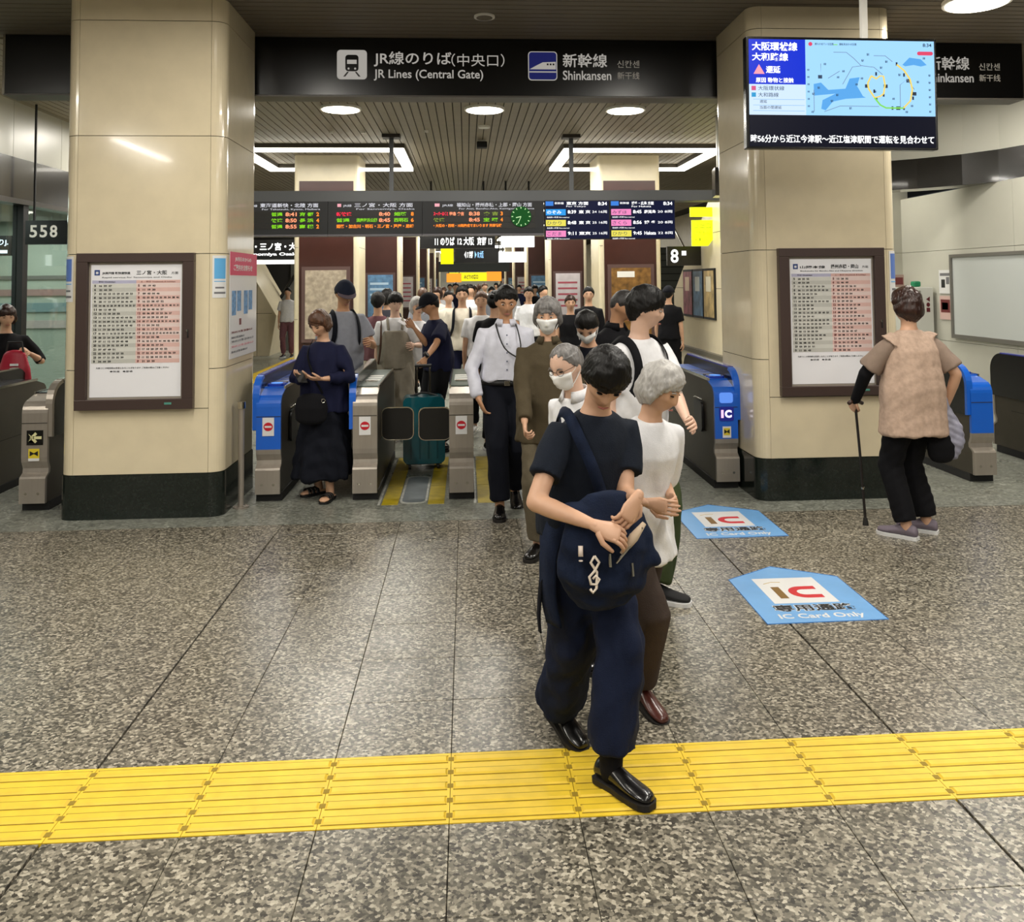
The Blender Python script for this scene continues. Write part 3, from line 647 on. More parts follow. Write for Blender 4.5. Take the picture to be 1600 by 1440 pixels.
def lcd(x0, x1, label, dest, colors, rows):
    t = thing('departure_screen', label, 'departure screen', (x0, 12.57, 0)); w_ = x1-x0
    box('casing', 0, w_, 0, .15, 2.31, 2.88, BLACKM, t); box('screen_area', .01, w_-.01, -.004, 0, 2.32, 2.87, glow('lcd_navy', '#0a1236', .9), t)
    box('header', .01, w_*.13, -.006, -.004, 2.80, 2.865, glow('lcd_blue', '#3c7fd8', 1.1), t)
    text('新幹線', w_*.15, -.005, 2.82, w_*.14, .035, SWH, t); text(dest, w_*.33, -.005, 2.81, w_*.34, .05, SWH, t, bold=.02)
    text('For Tokyo' if x0 < 2 else 'For Hakata', w_*.33, -.005, 2.775, w_*.3, .025, SWH, t); text('8:34', w_*.82, -.005, 2.805, w_*.14, .05, SWH, t, bold=.02)
    for k, (c, nm_, tm_, ds, pf) in enumerate(rows):
        z = 2.66-.165*k*.95
        box('train_label', .012, w_*.32, -.007, -.004, z, z+.09, c, t); text(nm_, .03, -.008, z+.02, w_*.22, .05, SK if c is not colors[0] else SWH, t)
        text(tm_, w_*.35, -.005, z+.025, w_*.13, .05, SWH, t, bold=.02); text(ds, w_*.52, -.005, z+.025, w_*.18, .05, SWH, t, bold=.02)
        text(pf, w_*.73, -.005, z+.03, w_*.23, .04, SWH, t); text('自由席1-3号車 Non-reserved', .03, -.005, z-.04, w_*.34, .024, SWH, t)
    return t
LB, LY, LP = glow('lcd_skyblue', '#2f9ae8', 1.1), glow('lcd_yellow', '#e8dc5a', 1.1), glow('lcd_pink', '#f08ac0', 1.1)
lcd(1.15, 2.10, 'departure screen with blue, yellow and pink train labels', '東京 方面', (LB,), [(LB, 'のぞみ', '8:39', '東 京', '24 16両'), (LY, 'ひかり', '8:48', '東 京', '25 16両'), (LP, 'こだま', '9:11', '東京', '25 16両')])
lcd(2.11, 3.07, 'departure screen with two pink and one yellow train labels', '博多・広島 方面', (LB,), [(LP, 'みずほ', '8:45', '鹿児島', '20 8両'), (LP, 'さくら', '8:56', '博 多', '20 8両'), (LY, 'ひかり', '9:45', 'Hakata', '22 8両')])

# signs further down the concourse
def far_sign(label, x0, x1, y, z0, z1, items, m=BLACK, lamp=None):
    t = thing('hanging_sign', label, 'sign', ((x0+x1)/2, y, 0)); w_ = x1-x0
    box('panel', -w_/2, w_/2, 0, .15, z0, z1, m, t)
    for x in (-w_*.35, w_*.35): box('hanger', x-.02, x+.02, .06, .1, z1, CZ, BLACKM, t)
    if lamp: box('lamp_strip', -w_/2, w_/2, -.03, -.005, z0-.09, z0-.01, lamp, t)
    for (s_, fx, fz, fw_, fh, mm) in items: text(s_, -w_/2+fx*w_, -.01, z0+fz*(z1-z0), fw_*w_, fh*(z1-z0), mm, t, bold=.03)
    return t
SG = glow('far_white', '#f4f4f0', 1.8)
far_sign('black platform sign with lit white strip at left stair opening', -4.6, -3.05, 17.0, 2.17, 2.55, [('新快速・三ノ宮・大阪', .05, .45, .9, .4, SG), ('for Sannomiya Osaka', .05, .15, .85, .2, SG)], lamp=SG)
far_sign('black hanging sign with white platform numbers above crowd', -.98, .62, 18.5, 2.42, 2.72, [('11 のりば', .2, .2, .26, .6, SG), ('12 大阪', .5, .2, .22, .6, SG), ('京都 13', .76, .2, .2, .6, SG)])
far_sign('white lit hanging sign right of the black platform sign', .75, 1.46, 18.5, 2.44, 2.72, [], m=SG)
far_sign('small black far sign with two blue and white groups', -.33, .93, 25, 2.25, 2.68, [('◀ 17 京都', .22, .3, .2, .5, SG), ('▶ 18 大阪', .46, .3, .2, .5, glow('far_blue', '#9fd4ff', 1.5))])
far_sign('bright yellow square hanging sign in mid concourse', -.72, -.36, 24.8, 2.22, 2.72, [], m=glow('far_yellow', '#f4f000', 1.3))
far_sign('white lit strip sign far down the concourse right', 1.0, 1.85, 26.6, 2.30, 2.62, [], m=SG)
far_sign('dark hanging beam over the far crowd', -1.2, 1.9, 38, 2.15, 2.6, [], m=mat('beam_dark', '#2c3230', .6))
far_sign('yellow shop banner with orange ends at concourse end', -.9, 1.5, 45, 1.75, 2.2, [('みどりの窓口', .33, .25, .3, .5, MK)], m=glow('banner_yellow', '#f6ea20', 1.2))
far_sign('orange lit panel at left end of the yellow banner', -1.0, -.25, 44.5, 1.7, 2.15, [], m=glow('banner_orange', '#ff9a30', 1.3))
far_sign('orange lit panel at right end of the yellow banner', 1.05, 1.8, 44.5, 1.75, 2.25, [], m=glow('banner_orange', '#ff9a30', 1.3))

# ceiling fixtures
def downlight(x, y, label, group=None):
    t = thing('downlight', label, 'ceiling light', (x, y, CZ), group=group)
    MB().tube([(0, 0, 0), (0, 0, -.03)], .25, 28).build('rim', WHITE, t, smooth=False); MB().tube([(0, 0, -.029), (0, 0, -.036)], .225, 28).build('diffuser', LAMP, t)
nm4 = ['left round ceiling downlight between the pillars', 'middle round ceiling downlight between the pillars', 'right round ceiling downlight between the pillars', 'round ceiling downlight at top right corner above the sign']
for (x, y), l in zip(DOWNLIGHTS, nm4): downlight(x, y, l)
for (x, y), l in zip(DOWN_BACK, ('over the left gates behind the left pillar', 'over the gates by the whiteboard', 'beside the left stair opening', 'beside the right stair wall')): downlight(x, y, 'round ceiling downlight '+l)
for x, y in TUBES_FRONT:
    t = thing('tube_light', 'long ceiling tube light on the camera side of the hall', 'ceiling light', (x, y, CZ), group='tube lights on the camera side'); box('housing', -.09, .09, -1.2, 1.2, -.045, 0, WHITE, t); box('tube', -.065, .065, -1.15, 1.15, -.068, -.045, TUBE, t)
t = thing('ceiling_speaker', 'small round ceiling vent in front of black overhead sign', 'speaker', (.16, 6.97, CZ))
MB().tube([(0, 0, 0), (0, 0, -.015)], .085, 24).build('rim', WHITE, t); MB().tube([(0, 0, -.014), (0, 0, -.019)], .065, 24).build('grille', SLATD, t)
t = thing('ceiling_camera', 'small dark camera box on ceiling behind middle downlight', 'camera', (.25, 13.2, CZ))
box('mount', -.06, .06, -.06, .06, -.03, 0, WHITE, t); box('camera_body', -.08, .08, -.12, .06, -.12, -.03, BLACKM, t, bev=.01)
t = thing('ceiling_sensor', 'small white ceiling sensor above the ceiling camera', 'sensor', (.26, 11.95, CZ)); MB().tube([(0, 0, 0), (0, 0, -.03)], .08, 20).build('disc', WHITE, t)
for x, y, l in ((-1.9, 12.4, 'leftmost of the row'), (-1.45, 12.4, 'just left of left hanging pole'), (-.55, 12.3, 'right of left hanging pole'), (2.4, 12.3, 'right of right hanging pole'), (3.0, 12.4, 'rightmost of the row')):
    t = thing('sprinkler', 'tiny white ceiling sprinkler head, '+l, 'sprinkler', (x, y, CZ), group='ceiling sprinklers'); MB().tube([(0, 0, 0), (0, 0, -.03)], .03, 10).build('disc', WHITE, t)
def lamp_ring(cx, y0, y1, label):
    t = thing('ring_light', label, 'ceiling light', (cx, y0, 3.74)); hw = 1.13 if cx < 0 else 1.11; d = y1-y0
    for n_, a in (('tube_front', (-hw, hw, 0, .11)), ('tube_back', (-hw, hw, d, d+.11))):
        box(n_, a[0], a[1], a[2], a[3], 0, .05, TUBE, t); box('housing', a[0], a[1], a[2]-.01, a[3]+.01, .05, .119, mat('housing', '#4b453c', .5), t)
    for sx in (-1, 1):
        x0, x1 = (hw, hw+.16) if sx > 0 else (-hw-.16, -hw)
        box('tube_side', x0, x1, .0, d+.11, 0, .05, TUBE, t); box('housing', x0-.01, x1+.01, 0, d+.11, .05, .119, mat('housing', '#4b453c', .5), t)
dn = ['first', 'second', 'third', 'fourth', 'fifth', 'last']
for k, y in enumerate(rowY):
    lamp_ring(-2.25, y-1.25, y+1.1, 'rectangular tube light around the %s pillar of the left row' % dn[k])
    lamp_ring(2.82, y-1.25, y+1.1, 'rectangular tube light around the %s pillar of the right row' % dn[k])

# ================================================================== TICKET GATES
def arc_pts(c, r, a0, a1, n=6): return [(c[0]+r*math.cos(math.radians(a0+(a1-a0)*i/n)), c[1]+r*math.sin(math.radians(a0+(a1-a0)*i/n))) for i in range(n+1)]
GL_ = 1.75; GW = .19
def gate(label, x, y, face, guard, sticker, flaps='open', flapside=(1,), deck='dark', reader=True):
    """face: 'blue' or 'steel'; guard -1 left, 1 right, 0 none"""
    t = thing('ticket_gate', label, 'ticket gate', (x, y, 0)); w_ = GW/2; t.scale = (1, 1, .92)
    box('plinth', -w_-.005, w_+.005, .06, GL_-.06, 0, .07, BLACKM, t)
    def prof(o=0):
        fr_ = [(0-o, .07), (0-o, .27), (.012-o, .285), (.05-o, .31), (.055-o, .345), (.03-o, .40), (.025-o, .44), (.025-o, .80)]+arc_pts((.125, .80), .10+o, 180, 120, 4)[1:]+[(.22, .93+o)]
        return fr_
    p = prof(); back = [(GL_-a, b) for a, b in p[::-1]]
    MB().prism(p+back, -w_+.004, w_-.004, 'x').build('cabinet', DSTEEL, t)
    box('cabinet_seam', -w_+.003, w_-.003, .3, GL_-.3, .46, .466, JOINT, t)
    def cover(name, pa, m, x0=-w_, x1=w_, o=.006):
        b = MB(); n = len(pa)
        for (a, c) in pa: b.v += [(x0, a, c), (x1, a, c), (x1, a+.03, c-.001), (x0, a+.03, c-.001)]
        for i in range(n-1):
            for j in range(4): b.f.append((4*i+j, 4*i+(j+1) % 4, 4*i+4+(j+1) % 4, 4*i+4+j))
        b.f += [(0, 1, 2, 3), (4*n-4, 4*n-3, 4*n-2, 4*n-1)]
        return b.build(name, m, t)
    po = prof(.006)
    fc = cover('front_cover', po[:7], STEEL)
    cover('face_panel', po[6:], BLUE if face == 'blue' else STEEL)
    for dx in (-.045, .045): MB().tube([(dx, -.007, .15), (dx, -.010, .15)], .010, 10).build('screw', CHROME, fc)
    box('panel_seam', -w_+.002, w_-.002, .016, .02, .715, .720, JOINT, t)
    back_c = MB(); pb = [(GL_-a, b) for a, b in prof(.006)[:8]]
    for (a, c) in pb: back_c.v += [(-w_, a, c), (w_, a, c), (w_, a-.03, c), (-w_, a-.03, c)]
    for i in range(len(pb)-1):
        for j in range(4): back_c.f.append((4*i+j, 4*i+(j+1) % 4, 4*i+4+(j+1) % 4, 4*i+4+j))
    back_c.build('rear_cover', STEEL, t)
    # deck
    dm = {'blue': BLUE, 'dark': mat('deck_dark', '#15171c', .25), 'steel': mat('deck_green', '#5c6b64', .3)}[deck]
    box('deck', -w_+.01, w_-.01, .22, GL_-.22, .93, .945, dm, t)
    box('chrome_edge', w_-.012, w_, .2, GL_-.2, .93, .952, CHROME, t); box('chrome_edge', -w_, -w_+.012, .2, GL_-.2, .93, .952, CHROME, t)
    if face == 'blue':
        r_ = MB().prism([(a, c) for a, c in rrect(.13, .16, .03)], 0, .02, 'z').build('card_reader', mat('reader_blue', '#1a3fae', .25), t, loc=(0, .33, .945))
        MB().prism([(a, c) for a, c in rrect(.09, .10, .04)], .02, .023, 'z').build('reader_pad', glow('reader_glow', '#4f9bff', .9), r_)
    box('ticket_slot', -.05, .05, .47, .53, .945, .957, CHROME if deck == 'steel' else BLACKM, t)
    for k in range(3): box('deck_label', -.06, .06, .60+.16*k, .68+.16*k, .945, .948, WHITE if deck == 'steel' else DBLUE, t)
    if guard:
        gx0, gx1 = ((-w_-.03, -w_+.022) if guard < 0 else (w_-.022, w_+.03))
        gp = [(.03, .60)]+arc_pts((.21, .87), .18, 180, 95, 7)+arc_pts((GL_-.21, .87), .18, 85, 0, 7)+[(GL_-.03, .60)]
        MB().prism(gp, gx0+.004, gx1-.004, 'x').build('guard', BLACK, t)
        rim = gp[:9]
        b = MB(); n = len(rim)
        cc = (.5, .6)
        for (a, c) in rim:
            dd = Vector((cc[0]-a, cc[1]-c)).normalized()*.03
            b.v += [(gx0, a-.004, c+.004), (gx1, a-.004, c+.004), (gx1, a+dd.x, c+dd.y), (gx0, a+dd.x, c+dd.y)]
        for i in range(n-1):
            for j in range(4): b.f.append((4*i+j, 4*i+(j+1) % 4, 4*i+4+(j+1) % 4, 4*i+4+j))
        b.f += [(0, 1, 2, 3), (4*n-4, 4*n-3, 4*n-2, 4*n-1)]
        b.build('guard_rim', BLUE if face == 'blue' or guard < 0 and x > -1.2 else STEEL, t)
        MB().box(gx0, gx1, .2, GL_-.2, 1.045, 1.058).build('guard_rail', mat('guard_violet', '#3a3f92', .25) if face == 'blue' else CHROME, t)
    # stickers on the face
    yf = .0155
    if sticker == 'noentry':
        s = box('sticker', -.045, .045, yf-.0015, yf, .555, .71, PAPER, t)
        MB().tube([(0, yf-.0015, .633), (0, yf-.003, .633)], .036, 24).build('red_disc', RED, s); box('white_bar', -.027, .027, yf-.0042, yf-.003, .625, .641, PAPER, s)
    elif sticker == 'arrow':
        s = box('sticker', -.055, .065, yf-.0015, yf, .54, .66, BLACK, t)
        text('←', -.045, yf-.002, .555, .1, .09, mat('pale_yellow', '#d8d4a0', .5), s, bold=.06)
        s = box('sticker', -.04, .04, yf-.0015, yf, .41, .51, mat('warn_yellow', '#d9c22c', .5), t); box('white_foot', -.04, .04, yf-.0025, yf-.0015, .41, .432, PAPER, s)
        MB().prism([(-.03, .45), (0, .468), (.03, .45), (.03, .492), (0, .474), (-.03, .492)], yf-.003, yf-.0015, 'y').build('doors_mark', BLACKM, s)
    elif sticker == 'ic':
        s = MB().prism([(a, c+.66) for a, c in rrect(.12, .125, .015)], yf-.002, yf, 'y').build('ic_plate', mat('ic_navy', '#141c7a', .3, emit='#141c7a', es=.4), t)
        text('I', -.045, yf-.003, .625, .02, .07, glow('ic_pink', '#ffc8e8', 1.3), s, bold=.09); text('C', -.015, yf-.003, .625, .058, .07, glow('ic_white', '#f0e8ff', 1.3), s, bold=.06)
        s = box('sticker', -.035, .035, yf-.0015, yf, .45, .55, PAPER, t); box('yellow_field', -.026, .026, yf-.0025, yf-.0015, .472, .535, mat('warn_yellow', '#d9c22c', .5), s)
        MB().prism([(-.022, .485), (0, .5), (.022, .485), (.022, .525), (0, .508), (-.022, .525)], yf-.0035, yf-.0025, 'y').build('doors_mark', BLACKM, s)
        s = MB().prism([(a, c+.80) for a, c in rrect(.11, .09, .02)], yf-.003, yf+.02, 'y').build('reader_screen', glow('reader_screen', '#5f8fe8', 1.1), t)
    FLM = mat('flap_black', '#0b0a0a', .35)
    for sd in flapside:
        fl_ = MB(); W_f, H_f = .255, .28
        pts = [(a+W_f/2, c+.575) for a, c in rrect(W_f, H_f, .05)]
        if flaps == 'closed':
            q = MB().prism([(sd*(w_+a), c) for a, c in pts], .42, .445, 'y').build('flap', FLM, t)
            rr2 = [(sd*(w_+a+W_f/2), c+.575) for a, c in rrect(W_f+.008, H_f+.008, .054)]
            MB().tube([(a, .432, c) for a, c in rr2+rr2[:1]], .0055, 6, cap=False).build('flap_rim', CHROME, q)
        else:
            q = MB().prism([(.36+a, c) for a, c in pts], sd*w_, sd*(w_+.018), 'x').build('flap', FLM, t)
            MB().tube([(sd*(w_+.010), .36, .74), (sd*(w_+.010), .58, .74), (sd*(w_+.010), .635, .725)], .006, 6).build('flap_rim', CHROME, q)
    return t
GT = [(-3.275, 6.86, 'steel', 1, 'arrow', 'open', (1,), 'dark', 'grey steel ticket gate with arrow sticker left of left pillar'),
      (-3.93, 6.55, 'steel', -1, 'none', 'open', (), 'dark', 'grey ticket gate at far left edge before glazed office'),
      (-1.555, 6.97, 'blue', -1, 'noentry', 'open', (1,), 'blue', 'blue fronted ticket gate with no entry sticker beside left pillar'),
      (-.80, 6.93, 'steel', -1, 'noentry', 'closed', (1,), 'steel', 'steel ticket gate with blue edge and closed flap left of suitcase'),
      (-.045, 6.88, 'steel', 0, 'noentry', 'closed', (-1,), 'steel', 'steel ticket gate with closed flap right of the teal suitcase'),
      (.72, 6.88, 'steel', 0, 'noentry', 'open', (1,), 'steel', 'steel ticket gate hidden behind woman in olive jacket'),
      (1.46, 6.95, 'steel', 1, 'none', 'open', (-1,), 'dark', 'steel ticket gate behind the young man in white shirt'),
      (2.115, 7.02, 'blue', 1, 'ic', 'open', (-1,), 'blue', 'blue ticket gate with lit IC plate beside right pillar'),
      (4.29, 7.03, 'blue', -1, 'none', 'open', (-1,), 'blue', 'blue ticket gate right of the woman with cane'),
      (5.28, 6.6, 'blue', -1, 'none', 'open', (), 'blue', 'ticket gate at right edge below whiteboard')]
for (x, y, fa, gu, st, flp, fs, dk_, lab) in GT: gate(lab, x, y, fa, gu, st, flp, fs, dk_)
# steel posts by the pillars
for x, y, h, l in ((-1.725, 6.84, .80, 'short steel post between left pillar and blue gate'), (-3.06, 6.98, .82, 'short steel post in gap left of the left pillar')):
    t = thing('steel_post', l, 'post', (x, y, 0)); MB().cyl(0, 0, .01, h-.04, .022).build('tube', STEEL, t, smooth=False); MB().cyl(0, 0, h-.05, h, .03).build('cap', CHROME, t)
    b = MB().cyl(0, 0, 0, .012, .06)
    for k in range(4): b.cyl(.042*math.cos(k*PI/2+.7), .042*math.sin(k*PI/2+.7), .012, .02, .008, 6)
    b.build('base', STEEL, t)
# worn floor stickers in the gate lanes
def lane(x0, x1, label):
    t = thing('lane_marking', label, 'floor marking', (x0, 6.80, 0)); w_ = x1-x0
    for k in range(3):
        box('yellow_field', .0, w_*.26, .6*k, .6*k+.585, 0, .002, YELG, t); box('yellow_field', w_*.74, w_, .6*k, .6*k+.585, 0, .002, YELG, t)
    out = [(w_*.5+a, .5+c) for a, c in rrect(w_*.44, .95, .08)]
    MB().prism(out, 0, .0015, 'z').build('white_outline', mat('worn_white', '#a9aaa2', .5, noise=.3, nscale=20), t)
    MB().prism([(w_*.5+a, .5+c) for a, c in rrect(w_*.37, .88, .06)], 0, .003, 'z').build('grey_field', mat('worn_grey', '#6c7376', .4, noise=.2, nscale=8), t)
    box('edge_line', w_*.0-.03, w_*.0-.012, 0, 1.7, 0, .0015, mat('worn_white', '#a9aaa2', .5), t)
    return t
lane(-.66, -.18, 'worn yellow and grey floor marking under the teal suitcase')
lane(.08, .60, 'worn yellow and grey floor marking under man in white shirt')
# IC card floor stickers
def ic_sticker(x, y, label):
    t = thing('floor_sticker', label, 'floor sticker', (x, y, 0))
    D_ = 0.64
    MB().prism([(0, 0), (.62, .01), (.63, D_), (.31, D_+.2), (0, D_)], 0, .0015, 'z').build('blue_sheet', mat('sticker_blue', '#6ea4d8', .3, noise=.04, nscale=9), t)
    b = MB(); e = [(0, 0), (.62, .01), (.63, D_), (.31, D_+.2), (0, D_), (0, 0)]
    b.tube([(a, c, .0012) for a, c in e], .003, 4); b.build('edge', mat('sticker_edge', '#3f78b8', .3), t)
    box('white_square', .13, .48, .26, .64, .0015, .0022, PAPER, t)
    FR = (0, 0, 0)
    box('letter_i', .19, .235, .33, .50, .0022, .003, mat('ic_brown', '#7a5a22', .4), t)
    RD = mat('ic_red', '#c2202c', .4)
    ro = arc_pts((.35, .415), .085, 60, 300, 14); ri = arc_pts((.35, .415), .045, 300, 60, 14)
    MB().prism([(.43, .50), (.35, .50)]+arc_pts((.35, .415), .085, 90, 270, 12)+[(.43, .33), (.43, .375), (.35, .375)]+arc_pts((.35, .415), .04, 270, 90, 10)+[(.35, .455), (.43, .455)], .0022, .003, 'z').build('letter_c', RD, t)
    sq = [(.17, .55), (.22, .575), (.27, .57)]
    MB().tube([(a, c, .0028) for a, c in sq], .002, 4).build('smile_line', mat('gold', '#b8a060', .4), t)
    text('専用通路', .10, .145, .0022, .43, .095, PAPER, t, rot=FR, bold=.05); text('専用通路', .105, .15, .003, .42, .085, BLACKM, t, rot=FR, bold=.02)
    text('IC Card Only', .09, .04, .0022, .44, .075, PAPER, t, rot=FR, bold=.02)
    return t
ic_sticker(1.475, 4.29, 'nearer blue IC Card Only floor sticker with arrow top')
ic_sticker(1.505, 5.72, 'farther blue IC Card Only floor sticker close to right pillar')

# teal suitcase
sc = thing('suitcase', 'teal hard shell suitcase standing behind the closed gate flaps', 'suitcase', (-.40, 8.15, 0), rz=.08)
TEAL = mat('teal_shell', '#0d5a66', .25, coat=.5)
MB().prism([(a, c+.355) for a, c in rrect(.38, .60, .05)], -.12, .12, 'y').build('shell', TEAL, sc)
for x in (-.12, -.04, .04, .12): box('rib', x-.008, x+.008, -.126, -.118, .1, .56, mat('teal_rib', '#0a4a55', .25), sc)
MB().tube([(-.13, 0, .65), (-.02, -.0, .68), (.02, 0, .68), (.13, 0, .65)], .01, 6).build('carry_handle', BLACKM, sc)
for x in (-.06, .06): MB().tube([(x, .05, .64), (x, .05, .92)], .009, 8).build('telescopic_tube', CHROME, sc)
MB().tube([(-.075, .05, .925), (.075, .05, .925)], .015, 8).build('grip', BLACKM, sc)
for x in (-.13, .13):
    for y in (-.08, .08): MB().tube([(x-.012, y, .028), (x+.012, y, .028)], .028, 12).build('wheel', BLACKM, sc)
box('wheel_mount', -.16, .16, -.1, .1, .045, .075, BLACKM, sc)

# ================================================================== PEOPLE: one continuous body each, clothes, hair and shoes as parts
SKIN = mat('skin', '#c79c7f', .5, noise=.04, nscale=20); SKIN2 = mat('skin_tan', '#b98a68', .5, noise=.04, nscale=20); SKIN3 = mat('skin_pale', '#d6b09a', .5, noise=.04, nscale=20)
HAIRB = mat('hair_black', '#0d0b0a', .45, noise=.5, nscale=60, stretch=(1, 1, .15), bump=.5, bscale=90, spec=.25)
HAIRG = mat('hair_grey', '#6d6a68', .45, noise=.45, nscale=60, stretch=(1, 1, .2), bump=.5, bscale=90)
HAIRW = mat('hair_white', '#a9a6a2', .45, noise=.2, nscale=60, stretch=(1, 1, .2), bump=.5, bscale=90)
HAIRN = mat('hair_brown', '#2c1710', .30, noise=.5, nscale=60, stretch=(1, 1, .15), bump=.5, bscale=90)
HAIRL = mat('hair_lightbrown', '#4f3321', .4, noise=.4, nscale=60, stretch=(1, 1, .15), bump=.5, bscale=90)
EYEW = mat('eye_white', '#b8aea6', .3); EYEB = mat('eye_dark', '#120d0a', .2); LIPS = mat('lips', '#9a5a50', .5); BROW = mat('brow', '#1b1512', .7)
MASKM = mat('face_mask', '#e6e6e4', .7, bump=.15, bscale=20)
JOBS = []; PEOPLE_SPEC = []
tmpS = bpy.data.scenes.new('tmp')

def smooth01(x): x = np.clip(x, 0, 1); return x*x*(3-2*x)
class Loft:
    """closed tubes of elliptical sections, collected for a voxel union"""
    def __init__(s): s.v = []; s.f = []; s.n = 0
    def add(s, V, F): s.v.append(np.asarray(V, float)); s.f += [tuple(i+s.n for i in q) for q in F]; s.n += len(V)
    def loft(s, P, A, B, side=(1, 0, 0), n=14, round0=True, round1=True):
        P = [np.array(p, float) for p in P]; k = len(P); A = list(A); B = list(B)
        T = []
        for i in range(k):
            d = P[min(i+1, k-1)]-P[max(i-1, 0)]; T.append(d/(np.linalg.norm(d)+1e-9))
        pts = list(zip(P, A, B, T))
        if round0:
            d = T[0]; r = min(A[0], B[0]); pts = [(P[0]-d*r*.95, A[0]*.3, B[0]*.3, d), (P[0]-d*r*.7, A[0]*.72, B[0]*.72, d)]+pts
        if round1:
            d = T[-1]; r = min(A[-1], B[-1]); pts = pts+[(P[-1]+d*r*.7, A[-1]*.72, B[-1]*.72, d), (P[-1]+d*r*.95, A[-1]*.3, B[-1]*.3, d)]
        V = []; ang = np.arange(n)*2*PI/n; sd = np.array(side, float)
        for p, a, b, d in pts:
            x = sd-d*sd.dot(d); 
            if np.linalg.norm(x) < .05: x = np.array([0, 1, 0])-d*d[1]
            x /= np.linalg.norm(x); y = np.cross(d, x)
            V += [p+x*a*math.cos(t)+y*b*math.sin(t) for t in ang]
        m = len(pts); F = []
        for i in range(m-1):
            for j in range(n): F.append((i*n+j, i*n+(j+1) % n, (i+1)*n+(j+1) % n, (i+1)*n+j))
        F.append(tuple(range(n))[::-1]); F.append(tuple((m-1)*n+j for j in range(n)))
        s.add(V, F); return s
    def arrays(s): return np.concatenate(s.v), s.f
def to_mesh(V, F, name='m', smooth=True):
    me = bpy.data.meshes.new(name); me.from_pydata([tuple(p) for p in V], [], F); me.update()
    if smooth: me.polygons.foreach_set('use_smooth', [True]*len(me.polygons))
    return me
def queue(loft, name, m, parent, vox, smooth_it=4, extra=None, fold=0, dec=1.0, seed=0):
    V, F = loft.arrays(); me = to_mesh(V, F, 'j')
    bm = bmesh.new(); bm.from_mesh(me); bmesh.ops.recalc_face_normals(bm, faces=bm.faces); bm.to_mesh(me); bm.free()
    o = bpy.data.objects.new('j', me); tmpS.collection.objects.link(o)
    r = o.modifiers.new('r', 'REMESH'); r.mode = 'VOXEL'; r.voxel_size = vox; r.use_smooth_shade = True
    if smooth_it: q = o.modifiers.new('s', 'SMOOTH'); q.factor = .5; q.iterations = smooth_it
    if dec < 1: q = o.modifiers.new('d', 'DECIMATE'); q.ratio = dec
    JOBS.append((o, name, m, parent, extra, fold, seed))
def fold_mesh(me, amp, seed):
    n = len(me.vertices); a = np.empty(n*3, np.float32); me.vertices.foreach_get('co', a); a = a.reshape(-1, 3)
    nr = np.empty(n*3, np.float32); me.vertices.foreach_get('normal', nr); nr = nr.reshape(-1, 3)
    rs = np.random.RandomState(seed); h = np.zeros(n)
    for k in range(6):                                                  # long drapes, mostly running down the cloth
        t_ = rs.uniform(0, PI); d = np.array([math.cos(t_), math.sin(t_), rs.normal()*(.12 if k < 4 else .8)]); f = rs.uniform(35, 80); ph = rs.uniform(0, 6.28)
        w_ = rs.normal(size=3)*np.array([2, 2, 4])
        q = np.sin(a@d*f+ph+1.2*np.sin(a@w_+ph*2)); h += np.sign(q)*np.abs(q)**1.5*(40/f)*(1 if k < 4 else .7)
    z = a[:, 2]; zt = (z-z.min())/(z.max()-z.min()+1e-6)
    h *= np.interp(zt, [0, .6, .85, 1], [1, .9, .35, .15])*.75
    a += nr*(1.35*amp*np.maximum(h, -1.2))[:, None].astype(np.float32)
    me.vertices.foreach_set('co', a.ravel()); me.update()
def squeue(L, s, *a, **k):
    L.v = [v*s for v in L.v]; queue(L, *a, **k)
def run_jobs():
    vl = tmpS.view_layers[0]; vl.update(); dg = vl.depsgraph; dg.update()
    for o, name, m, parent, extra, fold, seed in JOBS:
        me = bpy.data.meshes.new_from_object(o.evaluated_get(dg), depsgraph=dg)
        if fold: fold_mesh(me, fold, seed)
        if extra:                                                       # hands and ears: rooted in the body, kept crisp
            bm = bmesh.new(); bm.from_mesh(me)
            for V, F in extra:
                vs_ = [bm.verts.new(tuple(p)) for p in V]
                for q in F:
                    try: bm.faces.new([vs_[i] for i in q])
                    except ValueError: pass
            bm.to_mesh(me); bm.free()
        me.polygons.foreach_set('use_smooth', [True]*len(me.polygons))
        me.materials.clear(); me.materials.append(m)
        p = bpy.data.objects.new(name, me); COL.objects.link(p); p.parent = parent
    for j in JOBS: bpy.data.objects.remove(j[0])
    bpy.data.scenes.remove(tmpS)

